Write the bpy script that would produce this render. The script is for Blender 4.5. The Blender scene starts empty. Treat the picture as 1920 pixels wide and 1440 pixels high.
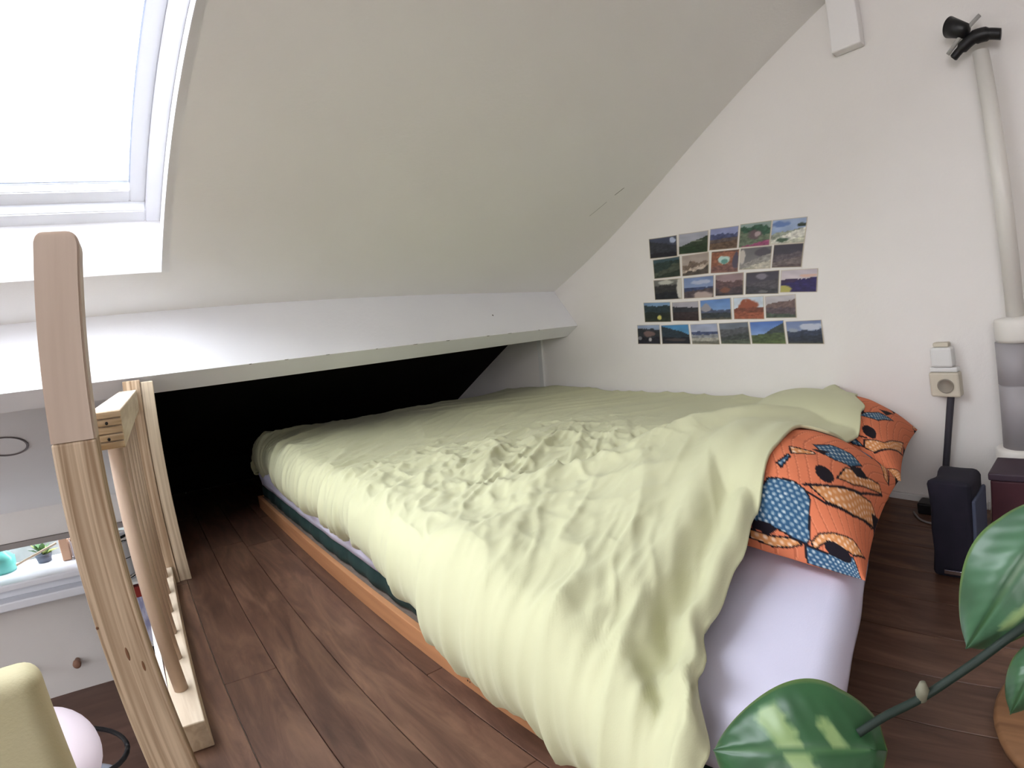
import bpy, bmesh, math, random
from mathutils import Vector, Matrix, noise
random.seed(7)
PI = math.pi
scene = bpy.context.scene
col = scene.collection

# ------------------------------------------------------------------ camera (wide clip-on lens: strong barrel distortion)
cd = bpy.data.cameras.new('camera'); cam = bpy.data.objects.new('camera', cd); col.objects.link(cam)
cd.type = 'PANO'
cd.panorama_type = 'FISHEYE_LENS_POLYNOMIAL'
cd.sensor_width = 36.0
cd.fisheye_fov = PI
cd.fisheye_polynomial_k0 = 0.0
cd.fisheye_polynomial_k1 = -0.07095558703679289
cd.fisheye_polynomial_k2 = 0.003622126344840952
cd.fisheye_polynomial_k3 = -0.00018066684818558775
cd.fisheye_polynomial_k4 = 3.1187361410001427e-06
cd.shift_x = -0.15421754
cd.shift_y = -0.08634547
cd.clip_start = 0.01
R = Matrix(((0.6460652796382785, 0.08104472501335772, -0.7589673293320488),
            (-0.7554645709736573, -0.07405273485366667, -0.6509911477618421),
            (-0.10896300495811026, 0.993955705757657, 0.013383517560680874)))
cam.matrix_world = Matrix.Translation((0, 0, 0.53)) @ R.to_4x4()
scene.camera = cam

# ------------------------------------------------------------------ light and exposure
scene.view_settings.view_transform = 'Standard'
scene.view_settings.look = 'None'
scene.view_settings.gamma = 1.0
scene.view_settings.use_curve_mapping = False
scene.view_settings.exposure = 0.72
world = bpy.data.worlds.new('overcast_sky'); scene.world = world; world.use_nodes = True
wb = world.node_tree.nodes['Background']
wb.inputs[0].default_value = (0.88, 0.93, 1.0, 1); wb.inputs[1].default_value = 7.7

def area(name, loc, target, sx, sy, power, color):
    d = bpy.data.lights.new(name, 'AREA'); d.shape = 'RECTANGLE'; d.size = sx; d.size_y = sy
    d.energy = power; d.color = color
    o = bpy.data.objects.new(name, d); col.objects.link(o); o.location = loc
    o.rotation_euler = (Vector(target) - Vector(loc)).to_track_quat('-Z', 'Y').to_euler()
    return o
# inferred lower-level window; unseen side and niche fills added to lift walls and sill
area('side_fill_light', (-1.9, -0.55, 0.95), (1.0, 1.0, 0.7), 1.0, 0.8, 15, (0.98, 0.97, 1.0))
area('daylight_lower_window', (-2.1, 1.4, -0.1), (-0.4, 2.6, -0.2), 0.9, 0.8, 3.5, (0.93, 0.95, 1.0))
area('sill_fill_light', (-2.25, 2.55, -0.05), (-0.4, 2.9, -0.2), 0.5, 0.3, 4, (0.93, 0.95, 1.0))

# ------------------------------------------------------------------ helpers
def lin(c):
    c /= 255.0
    return c / 12.92 if c <= 0.04045 else ((c + 0.055) / 1.055) ** 2.4
def rgb(r, g, b): return (lin(r), lin(g), lin(b), 1.0)

def mat(name, color, rough=0.6, metallic=0.0, spec=0.4):
    m = bpy.data.materials.new(name); m.use_nodes = True
    b = m.node_tree.nodes['Principled BSDF']
    b.inputs['Base Color'].default_value = color
    b.inputs['Roughness'].default_value = rough
    b.inputs['Metallic'].default_value = metallic
    b.inputs['Specular IOR Level'].default_value = spec
    return m
def nodes(m): return m.node_tree.nodes, m.node_tree.links, m.node_tree.nodes['Principled BSDF']

def noise_mat(name, c1, c2, scale=(8, 8, 8), detail=4, rough=0.6, bump=0.0, bscale=None, spec=0.4, ramp=(0.3, 0.7), distort=0.0):
    m = mat(name, c1, rough, 0, spec); N, L, b = nodes(m)
    tc = N.new('ShaderNodeTexCoord'); mp = N.new('ShaderNodeMapping'); mp.inputs['Scale'].default_value = scale
    nz = N.new('ShaderNodeTexNoise'); nz.inputs['Scale'].default_value = 1; nz.inputs['Detail'].default_value = detail
    nz.inputs['Distortion'].default_value = distort
    L.new(tc.outputs['Object'], mp.inputs[0]); L.new(mp.outputs[0], nz.inputs['Vector'])
    cr = N.new('ShaderNodeValToRGB'); cr.color_ramp.elements[0].position = ramp[0]; cr.color_ramp.elements[1].position = ramp[1]
    cr.color_ramp.elements[0].color = c1; cr.color_ramp.elements[1].color = c2
    L.new(nz.outputs['Fac'], cr.inputs[0]); L.new(cr.outputs[0], b.inputs['Base Color'])
    if bump:
        n2 = N.new('ShaderNodeTexNoise'); n2.inputs['Scale'].default_value = bscale or 60; n2.inputs['Detail'].default_value = 3
        L.new(tc.outputs['Object'], n2.inputs['Vector'])
        bp = N.new('ShaderNodeBump'); bp.inputs['Strength'].default_value = bump; bp.inputs['Distance'].default_value = 0.002
        L.new(n2.outputs['Fac'], bp.inputs['Height']); L.new(bp.outputs[0], b.inputs['Normal'])
    return m

def mesh_obj(name, verts, faces, m, parent=None, smooth=False):
    me = bpy.data.meshes.new(name); me.from_pydata([tuple(v) for v in verts], [], faces); me.update()
    o = bpy.data.objects.new(name, me); col.objects.link(o)
    if m: me.materials.append(m)
    if smooth:
        me.polygons.foreach_set('use_smooth', [True] * len(me.polygons))
    if parent: o.parent = parent
    return o

def bm_obj(name, bm, m, parent=None, smooth=False):
    me = bpy.data.meshes.new(name); bm.normal_update(); bm.to_mesh(me); bm.free()
    o = bpy.data.objects.new(name, me); col.objects.link(o)
    if m: me.materials.append(m)
    if smooth: me.polygons.foreach_set('use_smooth', [True] * len(me.polygons))
    if parent: o.parent = parent
    return o

def box_bm(bm, lo, hi, bev=0.0, seg=2, M=None):
    c = [(lo[i] + hi[i]) / 2 for i in range(3)]; s = [hi[i] - lo[i] for i in range(3)]
    r = bmesh.ops.create_cube(bm, size=1.0, matrix=Matrix.Translation(c) @ Matrix.Diagonal((*s, 1)))
    vs = r['verts']
    if bev:
        es = list({e for v in vs for e in v.link_edges})
        r2 = bmesh.ops.bevel(bm, geom=es, offset=bev, segments=seg, affect='EDGES', profile=0.5)
        vs = list({v for f in r2['faces'] for v in f.verts} | {v for v in vs if v.is_valid})
    if M: bmesh.ops.transform(bm, matrix=M, verts=vs)
    return vs

def box(name, lo, hi, m, parent=None, bev=0.0, seg=2, M=None):
    bm = bmesh.new(); box_bm(bm, lo, hi, bev, seg)
    if M: bm.transform(M)
    return bm_obj(name, bm, m, parent)

def prism_x(name, prof, x0, x1, m, parent=None):
    n = len(prof)
    v = [(x0, y, z) for y, z in prof] + [(x1, y, z) for y, z in prof]
    f = [tuple(range(n)), tuple(range(2 * n - 1, n - 1, -1))]
    for i in range(n):
        j = (i + 1) % n; f.append((i, i + n, j + n, j))
    o = mesh_obj(name, v, f, m, parent)
    bm = bmesh.new(); bm.from_mesh(o.data); bmesh.ops.recalc_face_normals(bm, faces=bm.faces); bm.to_mesh(o.data); bm.free()
    return o

def lathe_bm(bm, prof, n=32, M=None, cap=True):
    rings = []
    for r, z in prof:
        rings.append([bm.verts.new((max(r, 1e-5) * math.cos(2 * PI * i / n), max(r, 1e-5) * math.sin(2 * PI * i / n), z)) for i in range(n)])
    for a, b in zip(rings, rings[1:]):
        for i in range(n): bm.faces.new((a[i], a[(i + 1) % n], b[(i + 1) % n], b[i]))
    if cap: bm.faces.new(rings[0][::-1]); bm.faces.new(rings[-1])
    if M: bmesh.ops.transform(bm, matrix=M, verts=[v for r in rings for v in r])
def lathe(name, prof, m, parent=None, n=32, M=None, smooth=True, cap=True):
    bm = bmesh.new(); lathe_bm(bm, prof, n, M, cap); bmesh.ops.recalc_face_normals(bm, faces=bm.faces)
    o = bm_obj(name, bm, m, parent, smooth)
    return o

def tube(name, pts, rad, m, parent=None, n=10):
    pts = [Vector(p) for p in pts]
    rs = rad if isinstance(rad, (list, tuple)) else [rad] * len(pts)
    bm = bmesh.new(); rings = []
    up = Vector((0.1, 0.2, 1)).normalized()
    for i, p in enumerate(pts):
        t = (pts[min(i + 1, len(pts) - 1)] - pts[max(i - 1, 0)]).normalized()
        a = t.cross(up)
        if a.length < 1e-3: a = t.cross(Vector((1, 0, 0)))
        a.normalize(); b = t.cross(a).normalized()
        rings.append([bm.verts.new(p + (a * math.cos(2 * PI * k / n) + b * math.sin(2 * PI * k / n)) * rs[i]) for k in range(n)])
    for a, b in zip(rings, rings[1:]):
        for i in range(n): bm.faces.new((a[i], a[(i + 1) % n], b[(i + 1) % n], b[i]))
    bm.faces.new(rings[0][::-1]); bm.faces.new(rings[-1])
    bmesh.ops.recalc_face_normals(bm, faces=bm.faces)
    return bm_obj(name, bm, m, parent, True)

def smooth_pts(pts, sub=6):
    P = [Vector(p) for p in pts]; out = []
    for i in range(len(P) - 1):
        a = P[max(i - 1, 0)]; b = P[i]; c = P[i + 1]; d = P[min(i + 2, len(P) - 1)]
        for k in range(sub):
            t = k / sub
            out.append(0.5 * ((2 * b) + (c - a) * t + (2 * a - 5 * b + 4 * c - d) * t * t + (3 * b - a - 3 * c + d) * t ** 3))
    out.append(P[-1]); return out

def empty(name, loc, label, cat, group=None):
    o = bpy.data.objects.new(name, None); col.objects.link(o); o.location = loc; o.empty_display_size = 0.05
    o['label'] = label; o['category'] = cat
    if group: o['group'] = group
    return o
def kid(o, root):      # parts are modelled in world coordinates: keep them there under a moved root
    o.parent = root; o.matrix_parent_inverse = Matrix.Translation(root.location).inverted(); return o
def tag(o, label, cat, group=None):
    o['label'] = label; o['category'] = cat
    if group: o['group'] = group
    return o
def struct(o, label=None, cat='wall'):
    o['kind'] = 'structure'
    if label: o['label'] = label; o['category'] = cat
    return o
def interp(tab, x):
    if x <= tab[0][0]: return tab[0][1]
    for (a, va), (b, vb) in zip(tab, tab[1:]):
        if x <= b:
            t = (x - a) / (b - a); t = t * t * (3 - 2 * t); return va + (vb - va) * t
    return tab[-1][1]
def sstep(a, b, x):
    t = min(1, max(0, (x - a) / (b - a))); return t * t * (3 - 2 * t)

# ------------------------------------------------------------------ materials
M_wall = noise_mat('white_wall_paint', rgb(231, 227, 222), rgb(236, 232, 228), (3, 3, 3), 3, 0.75, 0.25, 140, 0.25)
M_ceil = noise_mat('white_ceiling_paint', rgb(236, 233, 231), rgb(240, 238, 236), (2, 2, 2), 3, 0.8, 0.25, 120, 0.2)
M_beam = noise_mat('white_gloss_paint', rgb(238, 238, 242), rgb(243, 243, 246), (4, 4, 4), 3, 0.45, 0.15, 90, 0.4)
M_trim = mat('white_trim_paint', rgb(225, 225, 222), 0.45)
M_upvc = mat('white_window_lacquer', rgb(236, 238, 244), 0.35)
M_dark = noise_mat('recess_shade_black', rgb(26, 24, 23), rgb(34, 31, 29), (6, 1, 6), 4, 0.9, 0, spec=0.1)  # near-black colour stands in for the deep shade inside the recess
M_pipe = mat('white_pipe_enamel', rgb(226, 222, 214), 0.35)
M_black = mat('black_plastic', rgb(22, 22, 24), 0.4)
M_chrome = mat('chrome', rgb(225, 228, 235), 0.12, 1.0)
M_scuff = mat('dark_scuff', rgb(92, 88, 80), 0.9)

def plank_mat():
    m = mat('brown_laminate', rgb(100, 70, 55), 0.42, 0, 0.35); N, L, b = nodes(m)
    tc = N.new('ShaderNodeTexCoord'); oi = N.new('ShaderNodeObjectInfo')
    geo = N.new('ShaderNodeNewGeometry')
    off = N.new('ShaderNodeVectorMath'); off.operation = 'MULTIPLY_ADD'
    cmb = N.new('ShaderNodeCombineXYZ'); L.new(oi.outputs['Random'], cmb.inputs[0]); L.new(oi.outputs['Random'], cmb.inputs[1]); L.new(oi.outputs['Random'], cmb.inputs[2])
    L.new(cmb.outputs[0], off.inputs[0]); off.inputs[1].default_value = (37, 53, 11); L.new(geo.outputs['Position'], off.inputs[2])
    mp = N.new('ShaderNodeMapping'); mp.inputs['Scale'].default_value = (22, 3.6, 10); L.new(off.outputs[0], mp.inputs[0])
    nz = N.new('ShaderNodeTexNoise'); nz.inputs['Scale'].default_value = 1; nz.inputs['Detail'].default_value = 7; nz.inputs['Distortion'].default_value = 1.3; nz.inputs['Roughness'].default_value = 0.6
    L.new(mp.outputs[0], nz.inputs['Vector'])
    mp2 = N.new('ShaderNodeMapping'); mp2.inputs['Scale'].default_value = (120, 8, 10); L.new(off.outputs[0], mp2.inputs[0])
    n2 = N.new('ShaderNodeTexNoise'); n2.inputs['Scale'].default_value = 1; n2.inputs['Detail'].default_value = 4; L.new(mp2.outputs[0], n2.inputs['Vector'])
    cr = N.new('ShaderNodeValToRGB'); e = cr.color_ramp.elements
    e[0].position = 0.25; e[0].color = rgb(72, 50, 41); e[1].position = 0.80; e[1].color = rgb(134, 102, 82)
    x = e.new(0.5); x.color = rgb(101, 73, 59)
    L.new(nz.outputs['Fac'], cr.inputs[0])
    mx = N.new('ShaderNodeMix'); mx.data_type = 'RGBA'; mx.blend_type = 'MULTIPLY'; mx.inputs[0].default_value = 0.5
    c2 = N.new('ShaderNodeValToRGB'); c2.color_ramp.elements[0].position = 0.3; c2.color_ramp.elements[0].color = (0.55, 0.55, 0.55, 1); c2.color_ramp.elements[1].position = 0.7
    L.new(n2.outputs['Fac'], c2.inputs[0]); L.new(cr.outputs[0], mx.inputs[6]); L.new(c2.outputs[0], mx.inputs[7])
    hs = N.new('ShaderNodeHueSaturation'); mr = N.new('ShaderNodeMapRange'); mr.inputs[3].default_value = 0.78; mr.inputs[4].default_value = 1.2
    L.new(oi.outputs['Random'], mr.inputs[0]); L.new(mr.outputs[0], hs.inputs['Value']); L.new(mx.outputs[2], hs.inputs['Color'])
    L.new(hs.outputs[0], b.inputs['Base Color'])
    bp = N.new('ShaderNodeBump'); bp.inputs['Strength'].default_value = 0.25; bp.inputs['Distance'].default_value = 0.001
    L.new(n2.outputs['Fac'], bp.inputs['Height']); L.new(bp.outputs[0], b.inputs['Normal'])
    return m
M_plank = plank_mat()

def pine(name, scale, c1, c2, seed=0.0):
    m = mat(name, c1, 0.6, 0, 0.3); N, L, b = nodes(m)
    tc = N.new('ShaderNodeTexCoord'); mp = N.new('ShaderNodeMapping'); mp.inputs['Scale'].default_value = scale
    mp.inputs['Location'].default_value = (seed, seed * 2, seed * 3)
    nz = N.new('ShaderNodeTexNoise'); nz.inputs['Scale'].default_value = 1; nz.inputs['Detail'].default_value = 3; nz.inputs['Distortion'].default_value = 0.9
    cr = N.new('ShaderNodeValToRGB'); e = cr.color_ramp.elements
    e[0].position = 0.34; e[0].color = c1; e[1].position = 0.62; e[1].color = c2
    L.new(tc.outputs['Object'], mp.inputs[0]); L.new(mp.outputs[0], nz.inputs['Vector']); L.new(nz.outputs['Fac'], cr.inputs[0]); L.new(cr.outputs[0], b.inputs['Base Color'])
    return m
M_pine_v = pine('pine_upright_grain', (90, 30, 2.2), rgb(150, 124, 98), rgb(206, 184, 158))
M_pine_p = pine('pine_plain_face', (40, 20, 1.5), rgb(192, 172, 156), rgb(203, 184, 168), 3)
M_pine_h = pine('pine_stacked_grain', (8, 3, 80), rgb(176, 148, 112), rgb(224, 203, 172), 5)
M_pine_l = pine('pine_rail_grain', (60, 4, 60), rgb(208, 188, 164), rgb(230, 214, 192), 8)
M_dowel = pine('beech_dowel', (30, 30, 3), rgb(190, 166, 146), rgb(203, 181, 160), 11)
M_knot = mat('wood_knot', rgb(120, 84, 58), 0.7)

# ------------------------------------------------------------------ room shell
WX = 1.339           # end wall
LX = -2.3            # far left wall
TS = 0.445           # roof pitch
def zr(y): return 0.679 + (1.838 - y) * TS
def zq(y): return 0.442 + (2.235 - y) * 0.55
YR = -0.2
zR = zr(YR)

# end wall, a panel with the gable outline
prof = [(-1.35, -0.85), (3.1, -0.85), (3.1, 0.1), (1.84, 0.76), (YR, zR + 0.05), (-1.35, zR - 0.4)]
wall = struct(prism_x('wall_right', prof, WX, WX + 0.08, M_wall))
struct(prism_x('wall_left', prof, LX - 0.08, LX, M_wall))
struct(box('wall_back', (LX, -1.38, -0.85), (WX, -1.30, zR), M_wall))

# slope with the skylight opening
ox0, ox1, oy0, oy1 = -0.62, 0.077, 0.50, 1.66
def slope_slab(bm, x0, x1, ya, yb, t=0.05):
    vs = [bm.verts.new(p) for p in [(x0, ya, zr(ya)), (x1, ya, zr(ya)), (x1, yb, zr(yb)), (x0, yb, zr(yb)),
                                    (x0, ya, zr(ya) + t), (x1, ya, zr(ya) + t), (x1, yb, zr(yb) + t), (x0, yb, zr(yb) + t)]]
    for f in [(0, 1, 2, 3), (7, 6, 5, 4), (0, 4, 5, 1), (1, 5, 6, 2), (2, 6, 7, 3), (3, 7, 4, 0)]: bm.faces.new([vs[i] for i in f])
bm = bmesh.new()
slope_slab(bm, ox1, WX, YR, 1.85); slope_slab(bm, LX, ox0, YR, 1.85)
slope_slab(bm, ox0, ox1, YR, oy0); slope_slab(bm, ox0, ox1, oy1, 1.85)
bmesh.ops.recalc_face_normals(bm, faces=bm.faces)
ceil = struct(bm_obj('ceiling', bm, M_ceil))
struct(prism_x('ceiling_rear', [(YR, zR), (-1.35, zR - 0.5), (-1.35, zR - 0.42), (YR, zR + 0.06)], LX, WX, M_ceil))
# thin pencil-like scuffs on the slope near the end wall
def slope_mark(pts, w):
    v = []; f = []
    for i, (x, y) in enumerate(pts):
        v += [(x - w, y, zr(y) - 0.0006), (x + w, y, zr(y) - 0.0006)]
        if i: f.append((2 * i - 2, 2 * i - 1, 2 * i + 1, 2 * i))
    return mesh_obj('scuff_mark', v, f, M_scuff, ceil)
slope_mark([(1.164, 1.328), (1.175, 1.285), (1.184, 1.25)], 0.0006)
slope_mark([(1.193, 1.215), (1.2, 1.195), (1.206, 1.178)], 0.0012)

# recess under the eaves: roof coloured near-black for its shade on the right, plastered niche over the stairwell on the left
NX = -0.055
def recess_roof(name, x0, x1, m):
    return prism_x(name, [(1.84, zq(1.84)), (3.06, zq(3.06)), (3.06, zq(3.06) + 0.05), (1.84, zq(1.84) + 0.05)], x0, x1, m)
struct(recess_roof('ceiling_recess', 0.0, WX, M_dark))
struct(recess_roof('ceiling_niche', LX, 0.0, M_ceil))
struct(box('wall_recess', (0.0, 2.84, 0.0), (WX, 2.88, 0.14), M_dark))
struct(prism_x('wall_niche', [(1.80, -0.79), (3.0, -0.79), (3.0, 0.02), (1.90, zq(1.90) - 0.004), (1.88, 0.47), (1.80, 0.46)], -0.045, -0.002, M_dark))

# the white knee beam
A = (1.838, 0.679); B = (1.712, 0.512); Cc = (1.788, 0.466)
beam = struct(prism_x('trim_1', [A, B, Cc, (1.87, 0.475), (1.90, 0.66)], LX, WX - 0.001, M_beam))
# nail hole and chipped paint on the beam
def beam_pt(x, t, k=0):     # t from A to B on the upper face
    return Vector((x, A[0] + (B[0] - A[0]) * t, A[1] + (B[1] - A[1]) * t)) + Vector((0, -0.8, 0.6)) * 0.0006
nm = beam_pt(1.022, 0.55)
mesh_obj('nail_hole', [nm + Vector((dx, dy * 0.6, dy * 0.8)) for dx, dy in ((-.0018, -.003), (.002, -.0025), (.0022, .002), (0, .0045), (-.0022, .001))], [(0, 1, 2, 3, 4)], M_scuff, beam)
for i in range(9):
    x = 0.30 + i * 0.11 + random.uniform(-.03, .03)
    w = random.uniform(.003, .009); h = random.uniform(.0015, .003)
    b0 = Vector((x, B[0] - 0.0007, B[1] - 0.0003))
    mesh_obj('paint_chip', [b0 + Vector((-w, 0, 0.0005)), b0 + Vector((w, 0, 0.0005)), b0 + Vector((w * .5, h * .85, -h * .5)), b0 + Vector((-w * .6, h * .7, -h * .42))], [(0, 1, 2, 3)], M_scuff, beam)

# jamb strip at the mouth of the recess, on the end wall
struct(box('trim_2', (WX - 0.010, 1.962, 0.0), (WX, 1.992, 0.562), M_trim, bev=0.002))
# short boxed strut hanging from the slope at the end wall
struct(box('trim_3', (WX - 0.034, 0.425, 1.122), (WX - 0.001, 0.500, 1.30), M_ceil, bev=0.004))
# skirting
struct(box('baseboard_right', (WX - 0.010, -1.29, 0.0), (WX - 0.0005, 0.255, 0.022), M_trim, bev=0.002))
struct(box('baseboard_right', (WX - 0.010, 0.255, 0.0), (WX - 0.0005, 1.95, 0.016), M_trim, bev=0.002))

# loft floor: planks over a slab, stairwell on the left
FX = -0.082
flo = struct(box('floor', (FX, -1.30, -0.10), (WX, 3.0, -0.013), noise_mat('floor_edge_board', rgb(190, 180, 165), rgb(200, 190, 175))))
pw = 0.098
cx0 = FX
cells = []
i = 0
while cx0 + i * pw < WX - 0.005:
    x0 = cx0 + i * pw; x1 = min(x0 + pw, WX)
    y = -1.30 - random.uniform(0, 1.1)
    while y < 2.84:
        y1 = y + 1.28
        a, b_ = max(y, -1.30), min(y1, 2.84)
        if b_ - a > 0.02:
            box('floor_plank', (x0 + .0006, a + .0006, -0.013), (x1 - .0006, b_ - .0006, 0.0), M_plank, flo, bev=0.0008, seg=1)
        y = y1
    i += 1
struct(box('wall_stairwell', (FX - 0.012, -1.30, -0.79), (FX - 0.0005, 1.80, -0.0), M_wall))
M_lowfloor = noise_mat('dark_brown_lower_floor', rgb(84, 58, 48), rgb(104, 76, 64), (4, 20, 4), 4, 0.5)
struct(box('floor_lower', (LX, -1.30, -0.85), (WX, 3.06, -0.79), M_lowfloor))

# lower wall beyond the stairwell: fascia, niche with a ledge, wall below
struct(box('wall_front', (LX, 3.0, -0.79), (0.0, 3.06, -0.34), M_wall))
struct(box('wall_fascia', (LX, 3.0, -0.10), (0.0, 3.06, 0.06), M_wall))
struct(box('wall_nook', (LX, 3.22, -0.36), (0.0, 3.26, 0.0), noise_mat('grey_green_nook_plaster', rgb(150, 150, 150), rgb(96, 104, 96), (6, 6, 6), 3, 0.8)))  # back of the nook, mottled grey to grey-green
struct(box('trim_4', (LX, 2.99, -0.125), (-0.05, 3.05, -0.102), mat('shadow_line_grey', rgb(150, 142, 138), 0.6), bev=0.002))  # grey strip stands in for the shadow line under the fascia
ledge = struct(box('trim_5', (LX, 2.88, -0.262), (-0.05, 3.22, -0.235), M_upvc, bev=0.006, seg=3))
box('sill_board', (LX, 2.93, -0.30), (-0.05, 3.06, -0.262), M_upvc, ledge, bev=0.003)
box('sill_lip', (LX, 2.86, -0.335), (-0.05, 3.06, -0.30), M_upvc, ledge, bev=0.006, seg=3)

# ------------------------------------------------------------------ skylight
OFF = 0.126
cs, sn = math.cos(math.atan(TS)), math.sin(math.atan(TS))
def ring(name, x0, x1, ya, yb, wd, h0, h1, m, parent):
    # a rectangular frame lying in the roof plane; h0..h1 measured upward from the plane (vertical)
    bm = bmesh.new()
    def bar(xa, xb, y0_, y1_):
        vs = []
        for h in (h0, h1):
            for (x, y) in ((xa, y0_), (xb, y0_), (xb, y1_), (xa, y1_)):
                vs.append(bm.verts.new((x, y + (h - h0) * 0.0, zr(y) + h)))
        for f in [(3, 2, 1, 0), (4, 5, 6, 7), (0, 1, 5, 4), (1, 2, 6, 5), (2, 3, 7, 6), (3, 0, 4, 7)]: bm.faces.new([vs[i] for i in f])
    bar(x0, x0 + wd, ya, yb); bar(x1 - wd, x1, ya, yb)
    bar(x0 + wd, x1 - wd, ya, ya + wd); bar(x0 + wd, x1 - wd, yb - wd, yb)
    bmesh.ops.recalc_face_normals(bm, faces=bm.faces)
    bmesh.ops.bevel(bm, geom=list(bm.edges), offset=0.0025, segments=2, affect='EDGES')
    return bm_obj(name, bm, m, parent)
# lining boards of the shaft
bm = bmesh.new()
def lin_quad(ps):
    vs = [bm.verts.new(p) for p in ps]; bm.faces.new(vs)
def lining(x0, y0_, x1, y1_, nx, ny):
    # wall of the shaft between plan points, thickness pushed outward by (nx, ny)
    t = 0.02
    P = []
    for (x, y) in ((x0, y0_), (x1, y1_)):
        for (ax, ay) in ((0, 0), (nx * t, ny * t)):
            for h in (-0.0, OFF + 0.02): P.append(bm.verts.new((x + ax, y + ay, zr(y) + h)))
    for f in [(0, 4, 5, 1), (2, 3, 7, 6), (0, 1, 3, 2), (4, 6, 7, 5), (1, 5, 7, 3), (0, 2, 6, 4)]: bm.faces.new([P[i] for i in f])
e_ = 0.0015
lining(ox1 - e_, oy0, ox1 - e_, oy1, 1, 0); lining(ox0 + e_, oy0, ox0 + e_, oy1, -1, 0)
lining(ox0, oy0 + e_, ox1, oy0 + e_, 0, -1); lining(ox0, oy1 - e_, ox1, oy1 - e_, 0, 1)
bmesh.ops.recalc_face_normals(bm, faces=bm.faces)
win = struct(bm_obj('window_1', bm, M_beam))
ring('window_frame', ox0 - 0.0, ox1 - 0.0, oy0, oy1, 0.040, OFF, OFF + 0.05, M_upvc, win)
sash = ring('window_sash', ox0 + 0.040, ox1 - 0.040, oy0 + .04, oy1 - 0.040, 0.040, OFF + 0.022, OFF + 0.06, M_upvc, win)
ring('gasket', ox0 + 0.078, ox1 - 0.078, oy0 + .078, oy1 - 0.078, 0.006, OFF + 0.040, OFF + 0.05, mat('grey_gasket', rgb(190, 198, 215), 0.6), win)
gm = bpy.data.materials.new('clear_glass'); gm.use_nodes = True
N = gm.node_tree.nodes; L = gm.node_tree.links; N.remove(N['Principled BSDF'])
tr = N.new('ShaderNodeBsdfTransparent'); gl = N.new('ShaderNodeBsdfGlossy'); gl.inputs['Roughness'].default_value = 0.02
ms = N.new('ShaderNodeMixShader'); ms.inputs[0].default_value = 0.06
L.new(tr.outputs[0], ms.inputs[1]); L.new(gl.outputs[0], ms.inputs[2]); L.new(ms.outputs[0], N['Material Output'].inputs[0])
ya, yb = oy0 + .07, oy1 - .07
mesh_obj('pane', [(ox0 + .07, ya, zr(ya) + OFF + .045), (ox1 - .07, ya, zr(ya) + OFF + .045), (ox1 - .07, yb, zr(yb) + OFF + .045), (ox0 + .07, yb, zr(yb) + OFF + .045)], [(0, 1, 2, 3)], gm, win)

# ------------------------------------------------------------------ bed
BX0 = 0.338; BX1 = 1.322; BY0 = 0.255; BY1 = 2.27
M_ply = noise_mat('orange_brown_plywood', rgb(176, 122, 84), rgb(196, 142, 100), (30, 3, 60), 4, 0.5, 0, spec=0.35)
M_plye = mat('pale_plywood_edge', rgb(206, 172, 132), 0.6)
M_felt = noise_mat('grey_underlay', rgb(112, 98, 88), rgb(130, 116, 104), (60, 60, 60), 3, 0.95, 0)
M_green = noise_mat('dark_green_quilted_cotton', rgb(20, 42, 40), rgb(30, 56, 52), (40, 40, 40), 3, 0.9, 0)
M_sheet = noise_mat('white_cotton_sheet', rgb(222, 220, 242), rgb(230, 228, 248), (5, 5, 5), 3, 0.85, 0.06, 500, 0.2)
bed = empty('low_bed', (BX0, BY0, 0), 'low orange-brown plywood bed base against the end wall, running into the dark recess', 'bed')
sr = kid(box('side_rail', (BX0, BY0 + .03, 0.0), (BX0 + .012, BY1, 0.043), M_ply, bev=0.0012), bed)
kid(box('side_rail', (BX1 - .012, BY0 + .22, 0.0), (BX1, BY1, 0.043), M_ply, bev=0.0012), bed)
kid(box('end_rail', (BX0 + .0125, BY0 + .22, 0.0), (BX1 - .0125, BY0 + .232, 0.043), M_ply, bev=0.0012, M=None), bed)
kid(box('end_rail', (BX0 + .0125, BY1 - .012, 0.0), (BX1 - .0125, BY1, 0.043), M_ply, bev=0.0012), bed)
kid(box('bed_board', (BX0 + .0125, BY0 + .2325, 0.020), (BX1 - .0125, BY1 - .0125, 0.040), M_felt), bed)
for yy in (0.757, 0.763):
    kid(lathe('screw_hole', [(0.0016, 0), (0.0016, 0.0004)], M_black, n=8, M=Matrix.Translation((BX0 - .0004, yy, 0.014)) @ Matrix.Rotation(PI / 2, 4, 'Y')), bed)

def shear(o, k=0.19, x0=0.62, y0=0.26, y1=1.2, off=0.0):
    # the head of the bed is not quite square to the wall
    for v in o.data.vertices:
        w = 1 - sstep(y0, y1, v.co.y)
        v.co.y += (k * (v.co.x - x0) + off) * w
    return o
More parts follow.
